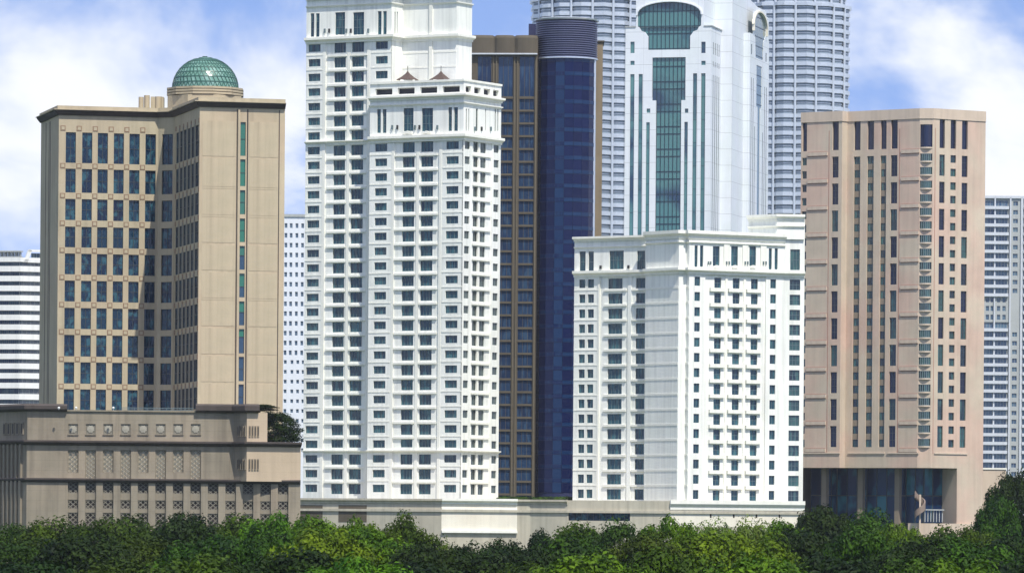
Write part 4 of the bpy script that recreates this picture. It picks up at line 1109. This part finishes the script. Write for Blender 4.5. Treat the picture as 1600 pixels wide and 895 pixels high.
# ================================================================== pink stone tower
def pink_tower():
    p = Path(1252, 175, 1262)
    A = p.run(1316, 175, -35); rt = p.run(1324.5, 175, 55); B = p.run(1386.5, 175, -35); j = p.go(-.9, 55-0) if False else None
    Cc = p.run(1437.5, 175, -36); bay = p.run(1458.5, 175, -8); Dd = p.run(1540.3, 175, 33)
    T = Thing('stone_hotel', 'pink stone tower with curved corner windows and a deep glazed ground floor opening', 'building', (p.pts[0][0], p.pts[0][1], 0))
    m = 1250/FL; zb = CZ-(812-HZ)*m
    zt = B.Z(1340, 188.5)-.0; zo = Dd.Z(1480, 731); zf = Dd.Z(1480, 708.5)
    zr0, zr1 = B.Z(1339, 244.9), B.Z(1339, 686.3); dz = (zr0-zr1)/21; ZT = [zr0-i*dz for i in range(22)]; hw = 11.9*m
    w = MB()
    ztall1, ztall0 = B.Z(1339, 188.6)-.25, B.Z(1339, 234.8)
    def smallcol(f, a, b, py=240, nv=1, strip=False):
        s0, s1 = f.S(a, py), f.S(b, py); H = []
        if strip:
            for k, z in enumerate(ZT):
                T.window(f, s0+.01, s1-.01, z-hw, z, -.12, nv, 0, 'pwin', 'dframe', .32)
                if k < 21: T.fboxpart('spandrel_panel', f, s0+.01, s1-.01, ZT[k+1]+.01, z-hw-.01, -.5, -.32, 'pinkshade')
            H = [(s0, s1, ZT[21]-hw, ZT[0]), (s0, s1, ztall0, ztall1)]; T.window(f, s0, s1, ztall0, ztall1, 0, 0, 0, 'pdark', 'dframe', .5, 'tall_window'); return H
        for z in ZT: H.append((s0, s1, z-hw, z)); T.window(f, s0, s1, z-hw, z, 0, nv, 0, 'pwin', 'dframe', .35)
        H.append((s0, s1, ztall0, ztall1)); T.window(f, s0, s1, ztall0, ztall1, 0, 0, 0, 'pdark', 'dframe', .5, 'tall_window'); return H
    def tallcol(f, a, b, py=240, top=True, prob=.5):
        s0, s1 = f.S(a, py), f.S(b, py); H = []
        for k in range(0, 22, 2):
            z1, z0 = ZT[k], ZT[k+1]-hw
            H.append((s0, s1, z0, z1)); T.window(f, s0, s1, z0, z1, 0, 1, 2, 'pwin' if random.random() > prob else 'pdark', 'dframe', .35, 'tall_window')
        if top: H.append((s0, s1, ztall0, ztall1)); T.window(f, s0, s1, ztall0, ztall1, 0, 0, 0, 'pdark', 'dframe', .5, 'tall_window')
        return H
    H = smallcol(A, 1253.5, 1260.7, 240)+tallcol(A, 1300.3, 1310.3); w.wall(A, 0, A.len, zo, zt, H, rec=.5)
    w.wall(rt, 0, rt.len, zo, zt)
    H = []
    for a, b in ((1334.2, 1344.3), (1355, 1365.4), (1375.8, 1385)): H += smallcol(B, a, b, strip=True)
    w.wall(B, 0, B.len, zo, zt, H, rec=.5)
    H = tallcol(Cc, 1391.9, 1402.3, prob=.55); w.wall(Cc, 0, Cc.len, zo, zt, H, rec=.5)
    # curved bay windows
    s0, s1 = bay.len*.04, bay.len*.94; H = []
    for z in ZT:
        zz0 = z-hw-.1+.3; H.append((s0, s1, zz0, z+.15))
    H.append((s0, s1, bay.Z(1447, 230), bay.Z(1447, 194.5)))
    w.wall(bay, 0, bay.len, zo, zt, H, rec=1.1)
    key = {}
    W_ = s1-s0
    def arcpts(n, bul, r=0): return [(W_*i/n, .32-bul*sin(pi*i/n)) for i in range(n+1)]
    for h in H:
        hh = round(h[3]-h[2], 2)
        if hh not in key:
            q = MB(); P = arcpts(6, .5)
            for i in range(6): (x0, y0), (x1, y1) = P[i], P[i+1]; q.quad((x0, y0, 0), (x1, y1, 0), (x1, y1, hh), (x0, y0, hh))
            g_ = q.mesh('pane', M['pwin' if hh < 3 else 'pdark'])
            q = MB()
            for i, (x, y) in enumerate(P):
                if hh < 3: q.box(x-.09, x+.09, y-.1, y+.05, 0, hh)
            for i in range(6):
                (x0, y0), (x1, y1) = P[i], P[i+1]
                for z0, z1 in ((0, .12), (hh-.12, hh)): q.hexa([(x0, y0-.12, z0), (x0, y0+.02, z0), (x1, y1+.02, z0), (x1, y1-.12, z0), (x0, y0-.12, z1), (x0, y0+.02, z1), (x1, y1+.02, z1), (x1, y1-.12, z1)])
            key[hh] = (q.mesh('bay_window', M['wframe'] if hh < 3 else M['dframe']), g_)
            q = MB()
            for i in range(6):
                (x0, y0), (x1, y1) = P[i], P[i+1]
                q.hexa([(x0, y0-.38, -.32), (x0, 1.0, -.32), (x1, 1.0, -.32), (x1, y1-.38, -.32), (x0, y0-.38, 0), (x0, 1.0, 0), (x1, 1.0, 0), (x1, y1-.38, 0)])
            key[hh] += (q.mesh('bay_sill', M['pinkband']),)
        o = T.inst('bay_window', key[hh][0], bay.p(s0, 0, h[2]), bay.phi); g2 = bpy.data.objects.new('pane', key[hh][1]); C.objects.link(g2); g2.parent = o
        T.inst('bay_sill', key[hh][2], bay.p(s0, 0, h[2]), bay.phi)
    H = tallcol(Dd, 1468, 1476.3, prob=.35)+smallcol(Dd, 1485.3, 1493.8)+tallcol(Dd, 1503, 1511.9, prob=.4)
    w.wall(Dd, 0, Dd.len, zo, zt, H, rec=.5)
    # solid leg at the right and base
    sR = Dd.S(1495, 770)
    w.wall(Dd, sR, Dd.len, zb, zo); w.quad(Dd.p(sR, 0, zb), Dd.p(sR, -5.5, zb), Dd.p(sR, -5.5, zo), Dd.p(sR, 0, zo))
    pts = p.pts
    blk(p, ((6, 24), (-20, 20)), 0, zt, w, roof=False); w.cap(p.pts+[(p.pts[-1][0]-20, p.pts[-1][1]+20), (p.pts[0][0]+6, p.pts[0][1]+24)], zt)
    q = MB(); q.sweep(pts, [(-5.6, zo), (-.01, zo), (-.01, zo+.05), (-5.6, zo+.05)]); T.part('soffit', q, M['pinkband'])
    T.part('wall', w, M['pink'])
    q = MB(); q.sweep(pts, band(2.35, .18, -.4, zt-.2)); T.part('parapet', q, M['pinkband'])
    # paired ledges
    for k in range(-1, 22, 2):
        zz = (ZT[k]-hw if k >= 0 else ztall0)
        zn = ZT[k+1] if k+1 < 22 else zz-1.5
        z0, z1 = zz-1.15, zz-.1
        z0 = (zz+zn)/2-.42; z1 = z0+.84
        T.fboxpart('ledge', A, A.S(1262.5, 240), A.S(1293.5, 240), z0, z1, -.1, .24, 'pinkband'); T.fboxpart('ledge', Cc, Cc.S(1408.6, 240), Cc.len-.05, z0, z1, -.1, .24, 'pinkband')
        T.fboxpart('ledge_joint', A, A.S(1262.5, 240), A.S(1293.5, 240), z0-.16, z0-.01, -.1, .1, 'pinkline'); T.fboxpart('ledge_joint', Cc, Cc.S(1408.6, 240), Cc.len-.05, z0-.16, z0-.01, -.1, .1, 'pinkline')
        T.fboxpart('ledge_joint', A, A.S(1262.5, 240), A.S(1293.5, 240), z1+.01, z1+.1, -.1, .1, 'pinkline'); T.fboxpart('ledge_joint', Cc, Cc.S(1408.6, 240), Cc.len-.05, z1+.01, z1+.1, -.1, .1, 'pinkline')
    for f, px in ((Dd, 1460.8), (A, 1295), (Cc, 1405.3)):
        T.fboxpart('vertical_joint', f, f.S(px, 240), f.S(px, 240)+.14, zf, zt-2.3, -.05, .03, 'pinkline')
    for f, a, b in ((Dd, 1460.8, 1512.5), (A, 1256, 1314), (B, 1327, 1384), (Cc, 1388, 1437)):
        T.fboxpart('string_course', f, f.S(a, 500), f.S(b, 500), zf-.1, zf+.2, -.05, .22, 'pinkband')
    # columns and recessed glass of the opening
    for f, a, b in ((A, 1272.5, 1280), (B, 1329.3, 1337), (Cc, 1386.8, 1393.8)):
        s0 = f.S(a, 770); s1 = f.S(b, 770); T.fboxpart('column', f, s0, s1, 0, zo, -4.2, -3.0, 'pinkshade')
    off = MB(); off.sweep(pts[:6]+[Dd.p(sR, 0, 0)[:2]], [(-5.4, 0)]); off = [(v[0], v[1]) for v in off.v]
    gl = {}
    for i in range(len(off)-1):
        (x0, y0), (x1, y1) = off[i], off[i+1]; Ls = sqrt((x1-x0)**2+(y1-y0)**2); n = max(1, round(Ls/2.6)); f = Face(x0, y0, atan2(y1-y0, x1-x0), Ls)
        if abs(Ls) < .3: continue
        rowh = (zo-6)/4
        for k in range(n):
            for r_ in range(4): T.window(f, k*Ls/n+.02, (k+1)*Ls/n-.02, 6+r_*rowh+.02, 6+(r_+1)*rowh-.02, 0, 0, 0, 'plobby', 'dframe', .1, 'lobby_glass', fw=.1)
    # base wall, spiral stair and entrance screen
    q = MB(); q.sweep([Cc.p(Cc.S(1420, 810), 0, 0)[:2], bay.p(0, 0, 0)[:2], Dd.p(0, 0, 0)[:2], Dd.p(Dd.len, 0, 0)[:2]], band(zb, .35, -.3, 0)); T.part('base_wall', q, M['pinkband'])
    c = at(1437.5, 800, Dd.y-.6); r = 8.5*c.y/FL; q = MB(); n = 14; zs = at(1437, 809, c.y).z
    for k in range(n+5):
        A0, A1 = pi*.9+2*pi*k/n*.75, pi*.9+2*pi*(k+1)/n*.75; z0, z1 = zs+k*.27, zs+(k+1)*.27
        pz = [(c.x+rr*cos(a), c.y+rr*sin(a), z+h) for h in (-.5, 1.1) for a, z, rr in ((A0, z0, r), (A0, z0, r-.25), (A1, z1, r-.25), (A1, z1, r))]
        q.hexa(pz)
        q.quad((c.x, c.y, z0), (c.x+r*cos(A0), c.y+r*sin(A0), z0), (c.x+r*cos(A1), c.y+r*sin(A1), z0))
    st = T.part('spiral_stair', q, M['stairstone'])
    q = MB(); q.box(c.x-.2, c.x+.2, c.y-.2, c.y+.2, 0, at(1437, 772, c.y).z); T.part('stair_post', q, M['pinkband'], parent=st)
    f = Dd; q = MB(); z0, z1 = at(1460, 808, f.y).z, at(1460, 795, f.y).z
    q.fbox(f, f.S(1452, 800), f.S(1481, 800), z1-.25, z1, -2.6, -1.4)
    for i in range(7): s_ = f.S(1452.5+i*4.5, 800); q.fbox(f, s_, s_+.2, z0-1, z1-.25, -2.0, -1.8)
    T.part('entrance_screen', q, M['farwall'])
pink_tower()

# ================================================================== distant buildings
def slab_block():
    p = Path(425, 400, 1560); f = p.run(486, 400, 2)
    T = Thing('slab_block', 'slim bluish white apartment slab seen between the domed tower and the tallest white tower', 'building', (f.x, f.y, 0))
    w = MB(); H = []; zt = f.Z(455, 339); m = 1560/FL; dz = 15.25*m; z = f.Z(455, 349)
    for k in range(24):
        hh = 7.5*m if k < 14 else 6*m
        cols = (428.6, 437, 446.5, 454.6, 463.6, 472.5, 480) if k < 14 else (430, 438, 447, 457.5, 466.5, 475)
        for x in cols:
            s0, s1 = f.S(x-2.2, 400), f.S(x+2.2, 400); T.window(f, s0, s1, z-hh, z, 0, 0, 0, 'slabwin', 'slabwhite', .3, fw=.05); H.append((s0, s1, z-hh, z))
        z -= dz
        if k == 13 or k == 23:
            w.wall(f, 0, f.len, (z+dz-hh-.6 if k == 13 else 0), zt if k == 13 else zsplit, H, rec=.35); zsplit = z+dz-hh-.6; H = []
    blk(p, ((0, 18), (0, 18)), 0, zt, w); T.part('wall', w, M['slabwhite'])
    q = MB(); q.sweep(p.pts, band(.8, .3, -.3, zt)); T.part('parapet', q, M['farwall'])
slab_block()
def striped_block():
    p = Path(-25, 500, 1404); f = p.run(31, 500, -12); g = p.run(66, 500, 22)
    T = Thing('striped_block', 'white banded apartment block with ribbon windows at the left edge', 'building', (f.x, f.y, 0))
    m = 1400/FL; zt = f.Z(15, 394); dz = 15.2*m; w = MB()
    w.sweep(p.pts, [(-1.2, 0), (-.9, 0), (-.9, zt-2), (-1.2, zt-2)]); T.part('inner_wall', w, M['void'])
    z = f.Z(15, 409); k = 0
    while z > 18:
        gap = 6.6*m if k != 13 else 9*m
        for fc in (f, g):
            n = 6
            for i in range(n):
                s0, s1 = fc.len*i/n+.03, fc.len*(i+1)/n-.03; T.window(fc, s0, s1, z-gap, z, -.45, 2, 0, 'stripeglass', 'farwall' if fc is g else 'dframe', .2, 'ribbon_window')
        q = MB(); q.sweep(p.pts, band(dz-gap if k != 13 else dz-6.6*m, .15, -.6, z-dz+.0 if k != 13 else z-gap-(dz-6.6*m))); T.part('balcony_band', q, M['stripewhite'])
        z -= dz if k != 13 else dz+2.4*m
        k += 1
    q = MB(); q.sweep(p.pts, band(1.1, .15, -.6, f.Z(15, 409))); T.part('parapet', q, M['stripewhite'])
    w = MB(); blk(p, ((0, 20), (-6, 20)), 0, f.Z(15, 407), w); T.part('wall', w, M['stripewhite'])
    q = MB(); fs = f.shifted(-1.5); q.fbox(fs, 0, fs.len*.93, f.Z(15, 407), f.Z(15, 400), -3, 0); T.part('penthouse', q, M['farwall'])
    for i in range(9): s = fs.len*(.1*i+.06); T.fboxpart('roof_post', fs, s, s+.6, f.Z(15, 400), f.Z(15, 391.5+random.random()*2), -2, -1, 'farwall')
    q = MB(); q.fbox(fs, 0, fs.len*.95, f.Z(15, 393), f.Z(15, 391), -2.5, .3); T.part('roof_beam', q, M['farwall'])
    # raked white fin at the corner
    s0, z0 = g.pix(37, 410); s1, z1 = g.pix(44, 390.5); s2 = g.len; q = MB()
    q.hexa([g.p(s0, .3, z0), g.p(s0, -.5, z0), g.p(s0+1.0, -.5, z0), g.p(s0+1.0, .3, z0), g.p(s1, .3, z1), g.p(s1, -.5, z1), g.p(s1+1.0, -.5, z1), g.p(s1+1.0, .3, z1)])
    q.fbox(g, s1, s2, z1-.5, z1+.1, -.5, .3); q.fbox(g, s0, s2, z0, z0+.8, -.5, .3); T.part('raked_fin', q, M['stripewhite'])
    T.window(g, s1+1, s2, z0+1.1, z1-.8, -.4, 3, 0, 'stripeglass', 'farwall', .2, 'penthouse_window')
striped_block()
def far_block():
    p = Path(1530, 400, 1744); a = p.run(1577.5, 400, 3); b = p.run(1598, 400, 3); c = p.run(1640, 400, 3)
    T = Thing('distant_block', 'grey distant apartment block with pale balcony bands at the right edge', 'building', (a.x, a.y, 0))
    m = 1740/FL; zt = a.Z(1560, 309); dz = 13.65*m; w = MB(); H = []; HB = []
    z = a.Z(1560, 313.5); k = 0
    sx = [a.S(x, 400) for x in (1531, 1552.8, 1555.3, 1574.5)]
    T_l = []
    while z > 20:
        if 11 <= k <= 13:
            for x in (1535, 1543.5, 1551, 1561, 1569.5):
                s0, s1 = a.S(x-2.6, 400), a.S(x+2.6, 400); T.window(a, s0, s1, z-9.0*m, z-1*m, 0, 0, 0, 'farglass', 'farwall', .3)
        else:
            for s0, s1 in ((sx[0], sx[1]), (sx[2], sx[3])): T.window(a, s0, s1, z-8.6*m, z, -.25, 3, 0, 'farglass', 'farwall', .2, 'ribbon_window')
            T.fboxpart('balcony_band', a, .3, a.S(1575.5, 400), z-dz, z-8.8*m, -.3, .9, 'farband')
        if not (11 <= k <= 14):
            s0, s1 = b.S(1582.5, 400), b.S(1590, 400); HB.append((s0, s1, z-8*m, z-1*m)); T.window(b, s0, s1, z-8*m, z-1*m, 0, 1, 0, 'farglass', 'farwall', .3)
        s0, s1 = c.S(1599.5, 400), c.S(1636, 400); T.window(c, s0, s1, z-8.6*m, z, -.25, 3, 0, 'farglass', 'farwall', .2, 'ribbon_window'); T.fboxpart('balcony_band', c, .1, c.len, z-dz, z-8.8*m, -.3, .9, 'farband')
        z -= dz; k += 1
    w.sheet(a, 0, a.len, 0, zt, -.5); w.wall(b, 0, b.len, 0, zt, HB); w.sheet(c, 0, c.len, 0, zt, -.5); blk(p, ((0, 20), (0, 20)), 0, zt, w)
    z1 = a.Z(1560, 313.5)-11*dz
    hs = []
    for kk in range(3):
        for x in (1535, 1543.5, 1551, 1561, 1569.5): hs.append((a.S(x-2.6, 400), a.S(x+2.6, 400), z1-kk*dz-9.0*m, z1-kk*dz-1*m))
    w.wall(a, 0, a.len, z1-3*dz+.2, z1+.5, hs, 0); T.part('wall', w, M['farwall'])
    for f, x0, x1 in ((a, 1553, 1555.2), (b, 1577.2, 1579.4), (b, 1594.5, 1598)): T.fboxpart('pier', f, f.S(x0, 400), f.S(x1, 400), 0, zt, -.4, .5, 'farband')
    q = MB(); q.sweep(p.pts, band(.8, .5, -.4, zt-.2)); T.part('parapet', q, M['farband'])
far_block()
# low wall at the right
pp = Path(1536, 740, 1275); ff = pp.run(1572, 740, 4)
T = Thing('garden_wall', 'low cream boundary wall between the pink stone tower and the big right hand tree', 'wall', (ff.x, ff.y, 0))
q = MB(); q.fbox(ff, 0, ff.len, 0, ff.Z(1550, 733), -.4, 0); T.part('wall', q, M['pinkband']); q = MB(); q.fbox(ff, -.1, ff.len+.1, ff.Z(1550, 733), ff.Z(1550, 730.5), -.6, .2); T.part('coping', q, M['trim'])

# ================================================================== trees
def tube(mb, P, R_, n=7):
    base = len(mb.v)
    for i, (pt_, r) in enumerate(zip(P, R_)):
        d = (Vector(P[min(i+1, len(P)-1)])-Vector(P[max(i-1, 0)])).normalized(); u = d.orthogonal().normalized(); v = d.cross(u)
        for k in range(n): a = 2*pi*k/n; q = Vector(pt_)+u*r*cos(a)+v*r*sin(a); mb.v.append(tuple(q))
    for i in range(len(P)-1):
        for k in range(n): j = (k+1) % n; mb.f.append((base+i*n+k, base+i*n+j, base+(i+1)*n+j, base+(i+1)*n+k))
def leafball(v, f, c, r, n, rnd, size, squash=.75, flat=0.0):
    for _ in range(n):
        a = rnd.uniform(0, 2*pi); z = rnd.uniform(-.75, 1); q = sqrt(1-z*z); rr = r*(rnd.random()**.28)*rnd.uniform(.85, 1.12)
        d = Vector((q*cos(a), q*sin(a), z)); P = Vector(c)+Vector((d.x*rr, d.y*rr, d.z*rr*squash))
        nn = (d*.9+Vector((rnd.gauss(0, .32), rnd.gauss(0, .32), .4+rnd.gauss(0, .28)))).normalized()
        u = nn.orthogonal().normalized(); w = nn.cross(u); t = rnd.uniform(0, pi); u, w = u*cos(t)+w*sin(t), w*cos(t)-u*sin(t)
        s = size*rnd.uniform(.6, 1.35); b = len(v)
        v += [tuple(P-u*s), tuple(P-w*s*.55+nn*s*.1), tuple(P+u*s), tuple(P+w*s*.55+nn*s*.1)]
        f.append((b, b+1, b+2, b+3))
def crown_mesh(seed, mat, R=5.0, H=8.5, nb=34, leaves=420, size=.17):
    """unit tree: trunk foot at 0, crown top about z=H+3"""
    rnd = random.Random(seed); v, f = [], []; tr = MB(); tops = []
    zc = 7.2
    for i in range(nb):
        a = rnd.uniform(0, 2*pi); q = sqrt(rnd.random()); z = rnd.uniform(-1, 1)
        lim = sqrt(max(.08, 1-(z*.92)**2)); rr = R*.78*lim*q**.5
        c = (rr*cos(a), rr*sin(a), zc+z*H*.42); tops.append(c)
        leafball(v, f, c, rnd.uniform(1.1, 2.0), int(leaves*rnd.uniform(.7, 1.3)), rnd, size)
    # stray twigs breaking the outline
    for i in range(40):
        a = rnd.uniform(0, 2*pi); z = rnd.uniform(-.1, 1); q = sqrt(1-z*z); j = rnd.uniform(.8, .93)
        leafball(v, f, (R*j*q*cos(a), R*j*q*sin(a), zc+z*H*.5*j), rnd.uniform(.6, 1.2), 130, rnd, size)
    tube(tr, [(0, 0, 0), (.15, .1, 2.5), (0, .2, 4.5), (.2, 0, 8)], [.42, .34, .26, .08])
    for c in rnd.sample(tops, 9): tube(tr, [(.1, .1, rnd.uniform(2.5, 4.5)), (c[0]*.5, c[1]*.5, (c[2]+4)/2+.6), c], [.2, .12, .03], 5)
    me = bpy.data.meshes.new('crown'); me.from_pydata(v, [], f); me.materials.append(mat); me.update()
    zmax = max(q[2] for q in v); rmax = sorted(sqrt(q[0]**2+q[1]**2) for q in v)[int(len(v)*.97)]
    return me, tr.mesh('trunk', M['bark'], smooth=True), zmax, rmax
KIN = {}
for key, mt, seeds, kw in (('A', 'leafA', (1, 2), {}), ('B', 'leafB', (3, 4), {}), ('C', 'leafC', (5, 6), dict(size=.15)), ('D', 'leafD', (7, 8), dict(nb=38)), ('E', 'leafE', (9,), dict(size=.16, nb=28))):
    KIN[key] = [crown_mesh(s, M[mt], **kw) for s in seeds]
tc_ = [0]
def tree(px, top, D, wpx, kind, label, base=0.0, cat='tree', name='tree', group=None, hmin=None):
    ms = KIN[kind]; me, trk, zm, rm = ms[tc_[0] % len(ms)]; tc_[0] += 1
    P = at(px, top, D); H = P.z-base; r = wpx*.66*D/FL
    e = bpy.data.objects.new(name, None); C.objects.link(e); e.location = (P.x, P.y, base); e.rotation_euler = (0, 0, random.uniform(0, 6.28))
    e['label'] = label; e['category'] = cat
    if group: e['group'] = group
    sz, sx = H/zm, r/rm
    for nme, mh in (('crown', me), ('trunk', trk)):
        o = bpy.data.objects.new(nme, mh); C.objects.link(o); o.parent = e; o.scale = (sx, sx*.95, sz)
        if nme == 'crown': o['kind'] = 'stuff'
G = 'trees massed along the foot of the buildings'
TREES = [
 # px, top, D, width px, kind, label : back row
 (8, 814, 600, 120, 'C', 'olive tree in the left corner, in front of the dark fluted podium flank'),
 (84, 812, 585, 120, 'A', 'green tree below the plain left wall of the beige podium'),
 (150, 806, 560, 110, 'C', 'olive tree under the first lattice bays of the beige podium'),
 (222, 803, 575, 120, 'A', 'deep green tree under the carved squares of the beige podium'),
 (292, 801, 560, 110, 'D', 'dark tree touching the middle lattice screens of the beige podium'),
 (356, 803, 590, 110, 'A', 'green tree under the last lattice screens, left of the bright green one'),
 (428, 797, 555, 120, 'B', 'bright green tree where the beige podium meets the tallest white tower'),
 (498, 800, 540, 110, 'B', 'sunlit green tree in front of the dark bays of the grey podium'),
 (560, 804, 545, 90, 'B', 'low bright green tree left of the tree that rises against the grey podium'),
 (622, 801, 520, 84, 'A', 'rounded tree rising in front of the grey podium corner'),
 (664, 822, 500, 90, 'A', 'lower green tree at the foot of the cream podium wall'),
 (722, 846, 505, 80, 'D', 'low dark tree in the dip under the cream podium wall'),
 (786, 842, 520, 90, 'D', 'dark tree right of the dip, below the grey podium pier'),
 (852, 822, 560, 66, 'D', 'small dark tree standing up in front of the shaded grey podium wall'),
 (905, 816, 560, 110, 'A', 'green tree partly hiding the dark ribbon window'),
 (972, 804, 545, 130, 'C', 'broad olive green tree right of the dark ribbon window'),
 (1050, 807, 550, 110, 'B', 'yellow flecked bright tree below the corner pier of the shorter white block'),
 (1118, 808, 570, 90, 'E', 'pale blossoming tree under the left slits of the cream podium'),
 (1178, 807, 570, 90, 'E', 'pale blossoming tree under the right slits of the cream podium'),
 (1234, 806, 560, 90, 'B', 'bright tree under the right end of the shorter white block'),
 (1288, 788, 640, 100, 'D', 'dark tree in front of the first glazed bay of the pink tower'),
 (1352, 791, 650, 100, 'A', 'green tree in front of the second glazed bay of the pink tower'),
 (1404, 812, 620, 90, 'B', 'bright tree left of the spiral stair of the pink tower'),
 (1462, 824, 600, 90, 'A', 'tree under the entrance screen of the pink tower'),
 (1522, 826, 600, 90, 'A', 'tree at the foot of the plain right leg of the pink tower'),
 (1582, 733, 760, 84, 'D', 'tall dark green tree filling the right edge beside the pink tower'),
 (1560, 778, 700, 84, 'A', 'lower rounded tree leaning on the tall dark tree at the right edge'),
 # middle row
 (28, 846, 470, 170, 'C', 'olive tree in the middle row at the left border of the picture'),
 (128, 838, 455, 170, 'D', 'darkest round tree of the left third'),
 (232, 832, 465, 160, 'C', 'brownish olive tree in front of the left lattice bays'),
 (330, 828, 450, 160, 'A', 'green tree in front of the right lattice bays'),
 (424, 826, 470, 140, 'A', 'mid green tree left of the big bright green mass'),
 (505, 822, 440, 150, 'B', 'largest bright green tree, left of centre'),
 (590, 826, 445, 140, 'B', 'bright tree in front of the rounded tree at the grey podium corner'),
 (664, 848, 430, 130, 'D', 'dark tree sloping down to the dip left of centre'),
 (745, 860, 430, 130, 'D', 'dark low tree in the very middle of the dip'),
 (826, 850, 440, 140, 'D', 'dark green tree right of the dip'),
 (912, 836, 450, 150, 'A', 'mid green tree in front of the one hiding the ribbon window'),
 (1002, 826, 440, 150, 'C', 'olive tree in front of the broad one right of centre'),
 (1092, 824, 445, 150, 'B', 'glossy bright green tree below the shorter white block'),
 (1180, 826, 450, 150, 'B', 'bright green tree in front of the blossoming trees'),
 (1266, 824, 470, 140, 'D', 'dark tree below the gap between white block and pink tower'),
 (1345, 826, 460, 140, 'A', 'mid green tree below the glazed bays of the pink tower'),
 (1430, 838, 450, 140, 'D', 'dark tree below the spiral stair'),
 (1512, 838, 450, 150, 'A', 'mid green tree below the right leg of the pink tower'),
 (1588, 828, 470, 140, 'D', 'dark tree under the tall one at the right edge'),
 # front row
 (60, 878, 360, 210, 'D', 'front tree in the bottom left corner, dark and broad'),
 (190, 866, 350, 200, 'C', 'front tree with yellowish olive leaves, bottom left'),
 (318, 862, 345, 200, 'A', 'front deep green tree between the yellowish one and the darker one'),
 (440, 858, 350, 190, 'D', 'front dark tree under the big bright green mass'),
 (562, 862, 345, 190, 'B', 'front bright green tree left of the central dip'),
 (690, 876, 350, 190, 'D', 'front dark tree at the bottom of the central dip'),
 (815, 876, 350, 180, 'A', 'front green tree right of the central dip'),
 (930, 862, 345, 190, 'B', 'front light green tree, its crown low in the centre right'),
 (1050, 856, 350, 190, 'A', 'front deep green tree below the corner pier of the shorter white block'),
 (1170, 860, 345, 190, 'B', 'front bright green tree below the balconies of the shorter white block'),
 (1290, 862, 350, 190, 'D', 'front dark tree below the left edge of the pink tower'),
 (1405, 868, 350, 180, 'A', 'front mid green tree below the columns of the pink tower'),
 (1508, 874, 345, 180, 'B', 'front light green tree near the bottom right corner'),
 (1600, 866, 350, 180, 'D', 'front dark tree in the bottom right corner'),
]
for a in TREES: tree(a[0], a[1]+random.uniform(-9, 1), a[2], a[3]*random.uniform(.88, 1.1), *a[4:], group=G)
tree(426, 641, 850, 70, 'D', 'dark tree growing on the beige podium terrace', base=CZ+140*850/FL-4)
tree(404, 631, 846, 50, 'D', 'dark scrub on the eave of the beige podium', base=at(400, 641, 846).z-.5, name='shrub', cat='shrub')
# hedge on the white podium roof
v, f = [], []; rnd = random.Random(5)
for i in range(46): P = at(780+i*2.55, 778, 1152); leafball(v, f, (P.x, P.y, P.z-.1), rnd.uniform(.5, .75), 60, rnd, .22)
me = bpy.data.meshes.new('hedge'); me.from_pydata(v, [], f); me.materials.append(M['leafA']); hd = bpy.data.objects.new('hedge', me); C.objects.link(hd)
hd['label'] = 'low clipped green hedge on the podium roof at the foot of the navy tower'; hd['category'] = 'hedge'
# ================================================================== haze
if HAZE_DENSITY > 0:
    q = MB(); q.box(-1600, 1600, -300, 2800, -1, 330); hz = setting('haze', q, M['white'], 'stuff')
    hm = bpy.data.materials.new('haze'); hm.use_nodes = True; n = hm.node_tree.nodes; n.clear()
    o = n.new('ShaderNodeOutputMaterial'); vv = n.new('ShaderNodeVolumePrincipled'); vv.inputs['Color'].default_value = (.80, .88, 1, 1); vv.inputs['Density'].default_value = HAZE_DENSITY
    hm.node_tree.links.new(vv.outputs[0], o.inputs['Volume']); hz.data.materials[0] = hm
